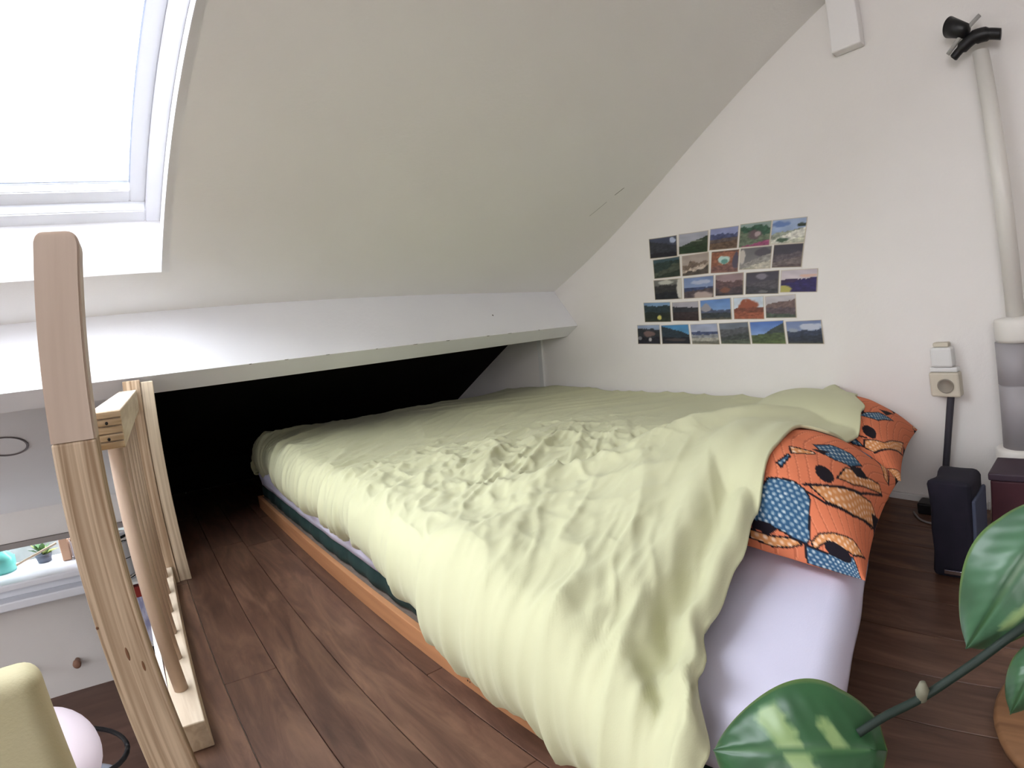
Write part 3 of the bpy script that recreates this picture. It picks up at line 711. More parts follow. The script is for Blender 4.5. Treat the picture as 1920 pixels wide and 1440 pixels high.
# each picture: sky top, sky bottom, then ('hill', base height, amplitude, tilt, colour) and ('blob', cx, cy, rx, ry, colour)
PIC = [
 ((70, 78, 100), (66, 66, 74), [('hill', .72, .05, -.35, (52, 54, 62)), ('blob', .85, .80, .12, .14, (176, 186, 210)), ('hill', .25, .04, 0, (34, 34, 42))], 'print of dark grey slopes under a pale gleam, top-left corner of the photo wall'),
 ((168, 170, 182), (160, 162, 170), [('hill', .58, .04, .42, (52, 66, 48)), ('hill', .38, .04, .1, (40, 58, 36)), ('blob', .62, .58, .2, .04, (120, 128, 108))], 'print of a green hillside under grey sky, second in the top row'),
 ((146, 152, 190), (128, 134, 176), [('hill', .70, .12, 0, (78, 84, 118)), ('hill', .50, .02, .06, (96, 84, 82)), ('hill', .34, .03, .1, (104, 84, 68))], 'print of blue peaks over brown flats, middle of the top row'),
 ((150, 166, 160), (120, 140, 130), [('hill', .85, .1, -.1, (58, 92, 72)), ('hill', .55, .08, -.2, (104, 116, 96)), ('blob', .5, .5, .25, .22, (104, 88, 92)), ('blob', .6, .52, .1, .13, (176, 156, 158)), ('hill', .14, .04, .25, (150, 76, 110))], 'print with a magenta foreground and green trees, fourth in the top row'),
 ((160, 176, 204), (140, 160, 196), [('blob', .25, .80, .3, .12, (104, 128, 178)), ('hill', .52, .06, .2, (150, 156, 140)), ('hill', .38, .05, .5, (216, 214, 202)), ('blob', .9, .72, .16, .08, (48, 60, 46)), ('blob', .35, .16, .2, .1, (70, 90, 70)), ('hill', .10, .04, .4, (190, 190, 170))], 'print of white water between green banks, top-right corner of the photo wall'),
 ((60, 84, 92), (50, 70, 72), [('hill', .82, .06, .05, (42, 58, 54)), ('hill', .5, .1, .4, (72, 80, 66)), ('hill', .2, .08, .3, (40, 50, 40))], 'print of a dark green valley, first in the second row'),
 ((172, 158, 148), (178, 166, 156), [('hill', .62, .16, .1, (122, 106, 94)), ('hill', .42, .16, .3, (186, 170, 154)), ('hill', .24, .12, .2, (80, 72, 64)), ('blob', .7, .3, .14, .06, (214, 200, 186))], 'print of pale rocky ground, second in the second row'),
 ((84, 60, 58), (150, 96, 74), [('hill', .95, .02, 0, (150, 98, 76)), ('hill', .38, .03, .2, (128, 92, 84)), ('blob', .48, .58, .24, .20, (186, 214, 206)), ('blob', .50, .52, .14, .12, (100, 150, 140)), ('blob', .9, .5, .12, .4, (84, 78, 92))], 'print of a reddish room with a bright picture in it, middle of the second row'),
 ((110, 108, 110), (130, 126, 126), [('blob', .75, .75, .3, .2, (86, 82, 88)), ('hill', .45, .1, .5, (146, 142, 136)), ('hill', .2, .06, .4, (178, 172, 158)), ('blob', .08, .6, .1, .4, (196, 188, 178))], 'print of smooth grey rock, fourth in the second row'),
 ((64, 60, 70), (76, 72, 78), [('hill', .6, .1, .1, (92, 84, 88)), ('hill', .35, .08, .3, (112, 100, 98)), ('hill', .12, .05, .1, (92, 78, 76))], 'print of mauve-grey scree, right end of the second row'),
 ((120, 120, 112), (60, 60, 60), [('blob', .45, .85, .3, .12, (196, 196, 184)), ('hill', .72, .1, 0, (52, 52, 50)), ('hill', .4, .1, .1, (34, 38, 42)), ('blob', .95, .5, .14, .6, (206, 202, 190))], 'print of black rock against bright foam, left end of the middle row'),
 ((118, 138, 180), (158, 172, 200), [('blob', .6, .75, .4, .1, (178, 186, 206)), ('hill', .52, .06, 0, (60, 72, 104)), ('hill', .40, .03, .12, (84, 74, 78)), ('blob', .65, .14, .36, .18, (176, 158, 150))], 'print of a blue mountain skyline over sand, second in the middle row'),
 ((150, 128, 130), (166, 140, 142), [('hill', .66, .14, -.1, (98, 76, 76)), ('hill', .40, .08, .1, (78, 66, 70)), ('blob', .35, .28, .22, .14, (128, 86, 70)), ('hill', .10, .03, 0, (52, 46, 54))], 'print of pinkish misty woods, third in the middle row'),
 ((70, 66, 76), (84, 80, 88), [('blob', .5, .78, .22, .14, (128, 122, 132)), ('hill', .56, .06, .2, (84, 80, 86)), ('hill', .30, .08, -.2, (66, 64, 70)), ('blob', .55, .12, .16, .06, (110, 108, 110))], 'print of dim slate-grey stone, fourth in the middle row'),
 ((190, 180, 186), (224, 210, 210), [('hill', .62, .12, .1, (60, 40, 74)), ('hill', .52, .1, .25, (44, 34, 88)), ('blob', .12, .14, .22, .2, (176, 168, 92)), ('blob', .75, .72, .3, .07, (212, 176, 160))], 'print of indigo shapes under a white dome, right end of the middle row'),
 ((120, 152, 186), (160, 180, 196), [('hill', .82, .08, 0, (40, 56, 62)), ('hill', .5, .04, 0, (34, 42, 36)), ('hill', .2, .03, 0, (44, 50, 38)), ('blob', .56, .24, .09, .14, (206, 198, 110))], 'print of a yellow tent on dark grass, left end of the fourth row'),
 ((168, 164, 172), (176, 170, 176), [('hill', .72, .05, -.12, (46, 48, 54)), ('hill', .48, .03, 0, (54, 44, 46)), ('hill', .2, .03, 0, (50, 38, 38))], 'print of a flat dark field under pale sky, second in the fourth row'),
 ((92, 128, 184), (150, 178, 214), [('hill', .52, .1, -.15, (74, 82, 104)), ('blob', .18, .6, .18, .22, (150, 146, 150)), ('hill', .34, .04, 0, (54, 60, 64)), ('hill', .12, .03, 0, (78, 76, 66))], 'print of spires under clear blue sky, middle of the fourth row'),
 ((196, 208, 220), (206, 212, 216), [('blob', .5, .62, .36, .3, (150, 82, 58)), ('hill', .50, .05, 0, (118, 66, 50)), ('hill', .32, .03, 0, (150, 84, 60))], 'print of a rust-red dome of rock, fourth in the fourth row'),
 ((184, 180, 184), (170, 160, 160), [('hill', .72, .08, .2, (112, 92, 88)), ('hill', .46, .08, 0, (90, 78, 82)), ('hill', .18, .05, -.1, (74, 84, 72))], 'print of brown moorland slope, right end of the fourth row'),
 ((150, 166, 190), (130, 140, 156), [('hill', .78, .12, -.05, (50, 54, 58)), ('blob', .5, .52, .3, .16, (122, 100, 96)), ('hill', .34, .1, 0, (38, 38, 46)), ('blob', .54, .24, .08, .12, (176, 172, 176)), ('blob', .1, .3, .1, .1, (130, 130, 134))], 'small print of a hut on stilts, left end of the bottom row'),
 ((70, 130, 176), (110, 160, 196), [('hill', .72, .05, -.42, (44, 56, 66)), ('hill', .34, .07, 0, (34, 36, 44)), ('blob', .5, .22, .4, .08, (78, 70, 70))], 'print of a dark slope against vivid blue sky, second in the bottom row'),
 ((150, 160, 186), (186, 184, 190), [('hill', .60, .05, 0, (72, 82, 112)), ('hill', .46, .02, 0, (136, 138, 142)), ('hill', .30, .02, 0, (160, 156, 146)), ('hill', .15, .03, .05, (106, 104, 94))], 'print of a grey lake and distant blue hills, third in the bottom row'),
 ((104, 112, 124), (112, 116, 122), [('hill', .72, .05, .1, (84, 86, 90)), ('hill', .42, .08, .3, (66, 70, 68)), ('hill', .2, .06, .1, (84, 92, 78))], 'print of a dull grey-green slope, fourth in the bottom row'),
 ((74, 110, 180), (176, 196, 226), [('hill', .52, .03, .8, (60, 68, 66)), ('hill', .44, .03, .1, (76, 90, 60)), ('hill', .16, .03, .1, (84, 98, 60))], 'print of a steep dark hill rising right over green grass, fifth in the bottom row'),
 ((110, 126, 166), (170, 180, 204), [('blob', .7, .72, .35, .16, (186, 192, 206)), ('hill', .58, .1, 0, (54, 62, 80)), ('hill', .34, .08, .1, (44, 50, 62)), ('blob', .2, .6, .14, .1, (150, 158, 170)), ('hill', .1, .05, 0, (60, 64, 62))], 'print of stormy clouds over dark ridges, right end of the bottom row'),
]
def photo(k):
    cy, cz, w, h, ang = GEO[k]; top, bot, lay, label = PIC[k]
    nx_, ny_ = 34, 24
    vs = []; cols = []; fs = []
    ca, sa = math.cos(ang), math.sin(ang)
    def P(a, b, d):     # a right (toward -y), b up
        a, b = a * ca - b * sa, a * sa + b * ca
        return (WX - d, cy - a, cz + b)
    bd = 0.018
    for i in range(nx_ + 1):
        for j in range(ny_ + 1):
            u, v = i / nx_, j / ny_
            a, b = (u - .5) * w, (v - .5) * h
            curl = 0.0012 + 0.0010 * (abs(u - .5) * 2) ** 3 * (0.5 + 0.5 * math.sin(k * 2.3))
            vs.append(P(a, b, curl))
            c = [bot[q] + (top[q] - bot[q]) * v for q in range(3)]
            n0 = noise.noise(Vector((u * 3 + k * 7, v * 5, k)))
            c = [x_ * (1 + .10 * n0) for x_ in c]
            for L0 in lay:
                if L0[0] == 'hill':
                    _, base, amp, tilt, cc = L0
                    hgt = base + tilt * (u - .5) + amp * (noise.noise(Vector((u * 4 + k * 3.1, base * 9, 0))) + .5 * noise.noise(Vector((u * 11 + k, base * 5, 2))))
                    if v < hgt:
                        t = 1 + .28 * noise.noise(Vector((u * 8 + k, v * 14, base * 7))) + .14 * noise.noise(Vector((u * 22 + k, v * 26, 1)))
                        c = [x_ * t for x_ in cc]
                else:
                    _, bx, by, rx, ry, cc = L0
                    d = ((u - bx) / rx) ** 2 + ((v - by) / ry) ** 2 + .5 * noise.noise(Vector((u * 7 + k, v * 7, 3)))
                    if d < 1:
                        t = min(1, (1 - d) * 2.5)
                        c = [c[q] + (cc[q] - c[q]) * t for q in range(3)]
            if i == 0 or j == ny_ or i == nx_ or j == 0: c = [198, 186, 164]
            cols.append(c)
    for i in range(nx_):
        for j in range(ny_):
            a = i * (ny_ + 1) + j; fs.append((a, a + 1, a + ny_ + 2, a + ny_ + 1))
    n0 = len(vs)
    for (u, v) in ((-.5, -.5), (.5, -.5), (.5, .5), (-.5, .5)): vs.append(P(u * w, v * h, 0.0003)); cols.append([226, 216, 196])
    c00, c10, c11, c01 = 0, nx_ * (ny_ + 1), nx_ * (ny_ + 1) + ny_, ny_
    cor = [c00, c10, c11, c01]
    o = mesh_obj('photo_print', vs, fs + [(n0, n0 + 1, n0 + 2, n0 + 3)], M_print)
    cat = o.data.color_attributes.new('picture', 'FLOAT_COLOR', 'POINT')
    flat = []
    for c in cols: flat += [lin(max(0, min(255, c[0]))) , lin(max(0, min(255, c[1]))), lin(max(0, min(255, c[2]))), 1.0]
    cat.data.foreach_set('color', flat)
    bm = bmesh.new(); bm.from_mesh(o.data); bmesh.ops.recalc_face_normals(bm, faces=bm.faces); bm.to_mesh(o.data); bm.free()
    return tag(o, label, 'photo', 'photo prints taped to the end wall')
for k in range(26): photo(k)

# ------------------------------------------------------------------ railing at the stairwell
def rx(y): return -0.0555 + 0.024 * (y - 0.885)      # centre line of the rails
railing = empty('stair_railing', (-0.05, 0.89, 0), 'unpainted pine railing of square posts, two rails and round dowels beside the stairwell', 'railing')
def rail_box(name, y0, y1, z0, z1, w, m, bev=0.002):
    bm = bmesh.new(); vs = box_bm(bm, (-w / 2, y0, z0), (w / 2, y1, z1), bev)
    for v in bm.verts: v.co.x += rx(v.co.y)
    return kid(bm_obj(name, bm, m), railing)
low = rail_box('lower_rail', 0.885, 1.665, 0.0005, 0.045, 0.046, M_pine_l)
hand = rail_box('handrail', 0.885, 1.665, 0.436, 0.484, 0.046, M_pine_l)
# laminated end grain of the handrail, with its two screws
eg = bmesh.new()
for k in range(5):
    z0 = 0.4365 + k * 0.0095
    box_bm(eg, (rx(.885) - .0225, 0.8805, z0 + .0006), (rx(.885) + .0225, 0.8849, z0 + .0085), 0.0006, 1)
kid(bm_obj('end_grain', eg, M_pine_h), hand)
for z_ in (0.449, 0.469):
    kid(lathe('screw', [(0.0022, 0), (0.0022, 0.0008)], M_black, n=10, M=Matrix.Translation((rx(.885) + .002, 0.8803, z_)) @ Matrix.Rotation(PI / 2, 4, 'X')), hand)
for k in range(6):
    y = 1.0 + 0.118 * k
    kid(lathe('dowel', [(0.0120, 0.0455), (0.0120, 0.4355)], M_dowel, n=28, M=Matrix.Translation((rx(y) - .001, y, 0))), railing)
# near post: rounded head, runs down past the floor edge; lower part of striped laminated pine
def near_post():
    x0, x1, y0, y1 = -0.119, -0.0635, 0.800, 0.856
    bm = bmesh.new()
    prof = []
    zt = 0.694; r = 0.010
    outl = [(x0, 0.46), (x0, zt - r)]
    for k in range(7):
        a = PI - PI / 2 * k / 6; outl.append((x0 + r + r * math.cos(a), zt - r + r * math.sin(a)))
    r2 = 0.017
    for k in range(7):
        a = PI / 2 - PI / 2 * k / 6; outl.append((x1 - r2 + r2 * math.cos(a), zt - r2 + r2 * math.sin(a)))
    outl.append((x1, 0.46))
    f = [bm.verts.new((x, y0, z)) for x, z in outl]; g = [bm.verts.new((x, y1, z)) for x, z in outl]
    bm.faces.new(f); bm.faces.new(g[::-1]); n = len(f)
    for i in range(n): bm.faces.new((f[i], g[i], g[(i + 1) % n], f[(i + 1) % n]))
    bmesh.ops.recalc_face_normals(bm, faces=bm.faces)
    bmesh.ops.bevel(bm, geom=[e for e in bm.edges if abs((e.verts[0].co - e.verts[1].co).y) < 1e-5 and min(e.verts[0].co.z, e.verts[1].co.z) > 0.461 or (abs(e.verts[0].co.x - e.verts[1].co.x) < 1e-6 and abs(e.verts[0].co.y - e.verts[1].co.y) < 1e-6)], offset=0.003, segments=2, affect='EDGES')
    up = bm_obj('post', bm, M_pine_p)
    lo = box('post', (x0, y0, -0.785), (x1, y1, 0.4598), M_pine_v, bev=0.003)
    return up, lo
for o in near_post(): kid(o, railing)
for (x, z, a, b) in ((-0.092, 0.205, .0020, .009), (-0.078, 0.185, .0018, .007), (-0.117, 0.245, .002, .002)):
    kid(lathe('knot', [(a, 0), (a * .7, .0004)], M_knot, n=12, M=Matrix.Translation((x, 0.8, z)) @ Matrix.Diagonal((1, 1, b / a, 1)) @ Matrix.Rotation(PI / 2, 4, 'X')), railing)
# far post of two boards against the beam
kid(box('post', (-0.048, 1.667, 0.0), (-0.003, 1.709, 0.506), M_pine_v, bev=0.002), railing)
kid(box('backing_board', (-0.0025, 1.672, 0.0), (0.030, 1.709, 0.500), pine('pine_backing', (110, 30, 2), rgb(184, 164, 140), rgb(214, 197, 172), 21), bev=0.002), railing)

# ------------------------------------------------------------------ end wall fittings
soc = empty('wall_socket', (WX, 0.318, 0.29), 'beige surface-mounted wall socket with a round outlet low on the end wall', 'socket')
M_beige = mat('beige_plastic', rgb(208, 200, 182), 0.5)
kid(box('housing', (WX - 0.034, 0.288, 0.264), (WX, 0.348, 0.320), M_beige, bev=0.004), soc)
kid(box('cover_strip', (WX - 0.030, 0.290, 0.3205), (WX, 0.346, 0.332), M_trim, bev=0.003), soc)
kid(lathe('outlet_well', [(0.0165, 0), (0.0165, 0.002), (0.0135, 0.002), (0.0125, -0.004)], mat('outlet_grey', rgb(150, 142, 130), 0.6), n=28,  # outlet ring and well in one even grey
      M=Matrix.Translation((WX - 0.0345, 0.316, 0.290)) @ Matrix.Rotation(-PI / 2, 4, 'Y')), soc)
plug = empty('plug', (WX, 0.318, 0.35), 'white plug-in adapter standing on top of the wall socket', 'plug')
kid(box('body', (WX - 0.036, 0.297, 0.3325), (WX - 0.001, 0.340, 0.378), M_trim, bev=0.005), plug)
kid(box('cap', (WX - 0.030, 0.303, 0.3785), (WX - 0.004, 0.334, 0.389), M_beige, bev=0.003), plug)
tag(tube('power_cable', smooth_pts([(WX - .015, .312, .264), (WX - .018, .322, .2), (WX - .016, .335, .12), (WX - .02, .345, .05), (WX - .035, .35, .02), (WX - .05, .345, .007)]), 0.0075, mat('dark_cable', rgb(58, 56, 64), 0.6)),
    'thick dark cable hanging from the wall socket to the floor', 'cable')
pa = empty('power_brick', (1.27, 0.33, 0), 'black power brick on the floor under the socket cable', 'adapter')
kid(box('body', (1.255, 0.31, 0.0003), (1.298, 0.392, 0.026), M_black, bev=0.004), pa)
tag(tube('thin_cable', smooth_pts([(1.255, .400, .0035), (1.22, .375, .003), (1.21, .34, .003), (1.235, .30, .003), (1.25, .27, .003)]), 0.0022, mat('grey_cable', rgb(150, 146, 142), 0.4)),
    'thin grey cable curled on the dark floor by the power brick', 'cable')

# heating pipe with its sleeve, near the right edge
M_sleeve = mat('grey_pipe_sleeve', rgb(160, 156, 158), 0.45)
pipe = empty('standing_pipe', (1.29, 0.19, 0), 'white upright pipe with grey lower sleeve and white collars near the right edge', 'pipe')
px, py = 1.295, 0.168
kid(lathe('pipe', [(0.018, 0.44), (0.018, 1.005)], M_pipe, n=32, M=Matrix.Translation((px, py - .002, 0))), pipe)
kid(lathe('collar', [(0.022, 0.44), (0.042, 0.436), (0.044, 0.43), (0.044, 0.395), (0.041, 0.388)], M_pipe, n=36, M=Matrix.Translation((px - .005, py - .004, 0))), pipe)
kid(lathe('sleeve', [(0.037, 0.388), (0.037, 0.30), (0.034, 0.298), (0.037, 0.296), (0.037, 0.165)], M_sleeve, n=36, M=Matrix.Translation((px - .005, py + .004, 0))), pipe)
kid(lathe('collar', [(0.040, 0.165), (0.046, 0.160), (0.046, 0.122), (0.042, 0.116)], M_pipe, n=36, M=Matrix.Translation((px - .005, py + .010, 0))), pipe)
kid(lathe('rubber_ring', [(0.044, 0.116), (0.050, 0.111), (0.050, 0.101), (0.044, 0.096)], M_black, n=36, M=Matrix.Translation((px - .005, py + .010, 0))), pipe)
kid(lathe('foot', [(0.050, 0.096), (0.055, 0.090), (0.058, 0.0)], M_pipe, n=36, M=Matrix.Translation((px - .017, py + .014, 0))), pipe)

# black clip lamp on top of the pipe
lamp = empty('clip_spotlight', (px, py, 1.0), 'small black clip-on spotlight at the top of the white pipe', 'lamp')
Ml = Matrix.Translation((px - .012, 0.205, 1.066)) @ Matrix.Rotation(math.radians(-55), 4, 'X') @ Matrix.Rotation(math.radians(15), 4, 'Y')
kid(lathe('shade', [(0.010, -0.030), (0.017, -0.026), (0.021, 0.0), (0.024, 0.018), (0.022, 0.018), (0.016, 0.0)], M_black, n=28, M=Ml), lamp)
kid(tube('clamp', smooth_pts([(px - .008, .224, 1.004), (px - .010, .205, 1.018), (px - .012, .175, 1.034), (px - .010, .145, 1.036), (px - .008, .116, 1.028)]), [.006] + [.009] * 6 + [.013] * 6 + [.016] * 6 + [.013] * 6, M_black), lamp)
kid(tube('arm', [(px - .014, .232, 1.014), (px - .016, .190, 1.052), (px - .014, .150, 1.080)], 0.0045, mat('silver_grey_metal', rgb(170, 168, 164), 0.4)), lamp)

# things standing on the floor at the right edge
M_navy = noise_mat('navy_fabric', rgb(19, 18, 31), rgb(28, 24, 38), (30, 30, 30), 3, 0.9)
def soft_box(name, lo, hi, m, taper=0.12, bulge=0.010, seed=0):
    bm = bmesh.new(); box_bm(bm, lo, hi, 0.012, 3)
    bmesh.ops.subdivide_edges(bm, edges=bm.edges[:], cuts=3, use_grid_fill=True)
    cx_, cy_ = (lo[0] + hi[0]) / 2, (lo[1] + hi[1]) / 2
    for v in bm.verts:
        t = (v.co.z - lo[2]) / (hi[2] - lo[2])
        s = 1 - taper * t ** 2
        n_ = noise.noise(v.co * 22 + Vector((seed, 0, 0)))
        v.co.x = cx_ + (v.co.x - cx_) * s + bulge * n_ * .5
        v.co.y = cy_ + (v.co.y - cy_) * s + bulge * n_
        if t > .02: v.co.z += bulge * .4 * noise.noise(v.co * 15)
        v.co.z = max(v.co.z, lo[2])
    return bm_obj(name, bm, m, None, True)
bag = empty('fabric_bag', (1.03, 0.26, 0), 'dark navy soft bag standing on the floor right of the pillows', 'bag')
kid(soft_box('body', (0.985, 0.215, 0.0005), (1.095, 0.290, 0.178), M_navy), bag)
kid(box('side_panel', (0.986, 0.209, 0.004), (1.08, 0.216, 0.15), mat('slate_blue_fabric', rgb(70, 76, 96), 0.9), bev=0.003), bag)
kid(box('zip_tag', (0.975, 0.235, 0.014), (0.984, 0.265, 0.022), M_chrome, bev=0.001), bag)
box1 = empty('storage_box', (1.10, 0.12, 0), 'dark maroon box at the right edge beyond the plant leaves', 'box')
M_mar = noise_mat('maroon_board', rgb(62, 28, 36), rgb(76, 36, 44), (10, 10, 10), 3, 0.7)
kid(box('body', (1.10, 0.02, 0.0005), (1.20, 0.205, 0.150), M_mar, bev=0.003), box1)
kid(box('lid', (1.097, 0.017, 0.1505), (1.203, 0.208, 0.165), noise_mat('plum_lid', rgb(54, 40, 52), rgb(66, 48, 58), (10, 10, 10)), bev=0.003), box1)
tag(box('paper_packet', (1.02, 0.06, 0.0005), (1.085, 0.165, 0.068), mat('pinkish_white_paper', rgb(206, 196, 204), 0.7), bev=0.004),
    'pinkish-white packet in front of the maroon box at the right edge', 'packet')

# ------------------------------------------------------------------ pothos in the foreground
M_leaf = mat('variegated_leaf', rgb(48, 84, 48), 0.38, 0, 0.5)
N_, L_, b_ = nodes(M_leaf)
at = N_.new('ShaderNodeAttribute'); at.attribute_name = 'tint'; L_.new(at.outputs['Color'], b_.inputs['Base Color'])
plant = empty('pothos', (0.62, -0.05, 0), 'trailing pothos with glossy variegated leaves reaching in at the lower right', 'plant')
def leaf(tip, base, side, width, seed, pale, name='leaf', cup=0.012, gcol=(44, 84, 50)):
    tip, base, side = Vector(tip), Vector(base), Vector(side).normalized()
    ax = tip - base; L0 = ax.length; ax.normalize()
    side = (side - ax * side.dot(ax)).normalized(); nr = ax.cross(side).normalized()
    if nr.z < 0: nr = -nr
    n, m_ = 36, 24; vs = []; cols = []; fs = []
    for i in range(n + 1):
        t = i / n
        # heart shaped outline
        w = width * (math.sin(PI * min(1, t ** 0.78)) ** 0.62) * (1 - 0.1 * t)
        for j in range(m_ + 1):
            s = 2 * j / m_ - 1
            lobe = -0.10 * L0 * abs(s) ** 1.5 * max(0, 1 - t * 5)
            vein = 0.0016 * math.sin((t * 9 - abs(s) * 2.2) * 2 * PI) * abs(s) * (1 - abs(s))
            h = cup * (abs(s) ** 1.6) * -1 + 0.010 * math.sin(t * PI) - 0.012 * t * t + vein - 0.0022 * math.exp(-(s / .06) ** 2)
            h += 0.003 * noise.noise(Vector((t * 3, s * 2, seed)))
            vs.append(base + ax * (t * L0 + lobe) + side * (s * w) + nr * h)
            g = noise.noise(Vector((t * 5, s * 1.6, seed)))
            c = [q * (1 + .16 * g) for q in gcol]
            for (ta, sa_), (tb, sb), ww in pale:
                dx, dy = tb - ta, (sb - sa_) * .5
                px_, py_ = t - ta, (s - sa_) * .5
                kk = max(0, min(1, (px_ * dx + py_ * dy) / (dx * dx + dy * dy)))
                d = math.hypot(px_ - kk * dx, py_ - kk * dy) / ww + .35 * noise.noise(Vector((t * 14, s * 9, seed + 4)))
                if d < 1:
                    k_ = min(1, (1 - d) * 3) * .8
                    pc = (150, 170, 112); c = [c[q] + (pc[q] - c[q]) * k_ for q in range(3)]
            if abs(s) > .97: c = [104, 130, 70]
            if abs(s) < .02: c = [62, 100, 60]
            cols.append(c)
    for i in range(n):
        for j in range(m_):
            a = i * (m_ + 1) + j; fs.append((a, a + 1, a + m_ + 2, a + m_ + 1))
    o = mesh_obj(name, vs, fs, M_leaf, None, True)
    ca = o.data.color_attributes.new('tint', 'FLOAT_COLOR', 'POINT'); flat = []
    for c in cols: flat += [lin(max(0, min(255, q))) for q in c] + [1.0]
    ca.data.foreach_set('color', flat)
    so_ = o.modifiers.new('thick', 'SOLIDIFY'); so_.thickness = 0.0008
    return kid(o, plant)
M_stem = mat('dark_green_stem', rgb(22, 38, 30), 0.6)
#LEAVES
leaf((0.238, 0.210, 0.250), (0.288, 0.120, 0.246), (0.62, 0.40, 0.68), 0.049, 1.0, [((.66, .62), (.36, -.45), .085), ((.30, .35), (.20, .05), .05)])
leaf((0.352, 0.084, 0.289), (0.392, 0.034, 0.372), (0.1, 0.9, 0.25), 0.036, 2.0, [((.7, -.5), (.4, -.6), .06)], gcol=(62, 98, 70))
leaf((0.326, 0.046, 0.262), (0.350, 0.030, 0.305), (0.1, 0.9, 0.2), 0.016, 3.0, [], gcol=(60, 94, 64))
kid(tube('stem', smooth_pts([(0.288, 0.131, 0.256), (0.302, 0.118, 0.264), (0.318, 0.100, 0.272), (0.338, 0.072, 0.292), (0.356, 0.045, 0.312), (0.40, 0.0, 0.33), (0.50, -.05, .32), (.58, -.09, .22)]), 0.0032, M_stem), plant)
kid(tube('stem', smooth_pts([(0.384, 0.040, 0.366), (0.40, 0.01, 0.372), (0.46, -.03, .34), (.58, -.09, .22)]), 0.0028, M_stem), plant)
kid(tube('stem', smooth_pts([(0.350, 0.030, 0.305), (0.37, 0.0, 0.318), (0.46, -.05, .29), (.58, -.09, .22)]), 0.0028, M_stem), plant)
kid(lathe('node_sheath', [(0.0035, 0), (0.0045, .008), (0.002, .014)], mat('pale_sheath', rgb(120, 118, 100), 0.7), n=10, M=Matrix.Translation((0.318, 0.100, 0.270))), plant)
pot = kid(lathe('pot', [(0.055, 0.026), (0.075, 0.16), (0.082, 0.165), (0.082, 0.19), (0.074, 0.19), (0.070, 0.172), (0.01, 0.170)], noise_mat('terracotta', rgb(176, 106, 74), rgb(190, 120, 86)), n=36, M=Matrix.Translation((0.60, -0.09, 0))), plant)
tag(lathe('plant_stand', [(0.10, 0.0005), (0.145, 0.004), (0.15, 0.018), (0.145, 0.024), (0.02, 0.0245)], pine('warm_round_board', (40, 4, 10), rgb(112, 78, 52), rgb(138, 100, 68), 2), n=48, M=Matrix.Translation((0.66, -0.04, 0))),
    'low round wooden plant board on the floor at the bottom right corner', 'plant stand')

# ------------------------------------------------------------------ lower level at the left
# recessed ring light in the sloping niche ceiling
yl = 2.43
nrm = Matrix.Translation((-0.515, yl, zq(yl) - 0.002)) @ Matrix.Rotation(-math.atan(0.55), 4, 'X')
tag(lathe('ceiling_ring', [(0.068, 0.0), (0.074, -0.002), (0.078, 0.0), (0.074, 0.002), (0.068, 0.0)], mat('grey_ring', rgb(118, 108, 108), 0.5), n=40, M=nrm, cap=False),
    'thin grey ring set in the sloping niche ceiling left of the tall post', 'ceiling fitting')

def thing1(name, o, label, cat, group=None): return tag(o, label, cat, group)
# on the ledge behind the railing
zl = -0.2345
vase = empty('glass_bottle', (-0.76, 3.10, zl), 'blurred teal glass bottle on the nook ledge at the left edge', 'bottle')
kid(lathe('body', [(0.05, zl), (0.055, zl + .01), (0.055, zl + .06), (0.025, zl + .085), (0.018, zl + .11)], mat('teal_glass', rgb(110, 190, 180), 0.15), M=Matrix.Translation((-0.77, 3.10, 0))), vase)
sp = empty('small_houseplant', (-0.60, 3.13, zl), 'small green leafy plant on the nook ledge beside the teal bottle', 'plant')
kid(lathe('pot', [(0.03, zl), (0.04, zl + .035), (0.035, zl + .036), (0.01, zl + .03)], mat('slate_pot', rgb(90, 96, 110), 0.5), M=Matrix.Translation((-0.60, 3.13, 0))), sp)
M_lf = mat('small_green_leaf', rgb(84, 118, 76), 0.5); M_lf2 = mat('lime_leaf', rgb(160, 176, 96), 0.5)
for k in range(26):
    a = random.uniform(0, 2 * PI); l = random.uniform(.05, .11); el = random.uniform(.1, 1.1)
    d = Vector((math.cos(a) * math.cos(el), math.sin(a) * .5 * math.cos(el), math.sin(el) * .8)); s_ = d.cross(Vector((0, 0, 1))).normalized() * .013
    b0 = Vector((-0.60, 3.13, zl + .03)); tp = b0 + d * l; tp.z = min(tp.z, -0.13); tp.y = min(tp.y, 3.21)
    md = b0.lerp(tp, .55) + Vector((0, 0, .006))
    kid(mesh_obj('leaf', [b0, md + s_, tp, md - s_, b0.lerp(tp, .25) + s_ * .6, b0.lerp(tp, .25) - s_ * .6], [(0, 5, 3, 2, 1, 4)], M_lf2 if k % 4 == 0 else M_lf), sp)
tag(tube('bamboo_stick', [(-0.70, 3.02, zl + .035), (-0.52, 3.06, zl + .085)], 0.005, mat('pale_bamboo', rgb(196, 176, 152), 0.5)), 'pale stick leaning across the nook ledge in front of the small plant', 'stick')
tag(box('clay_block', (-0.51, 3.06, zl + .0003), (-0.47, 3.12, -0.130), mat('peach_clay', rgb(206, 166, 138), 0.7), bev=0.004, M=None), 'peach-coloured upright block on the nook ledge next to the post', 'block')
jar2 = empty('white_jar', (-0.43, 3.09, zl), 'white lidded jar on the nook ledge half behind the tall post', 'jar')
kid(lathe('body', [(0.032, zl + .0003), (0.036, zl + .01), (0.036, zl + .07), (0.03, zl + .078)], mat('milk_glass', rgb(206, 202, 208), 0.3), M=Matrix.Translation((-0.43, 3.09, 0))), jar2)
kid(lathe('lid', [(0.032, zl + .078), (0.034, zl + .08), (0.034, zl + .095), (0.02, zl + .1)], M_chrome, M=Matrix.Translation((-0.43, 3.09, 0))), jar2)

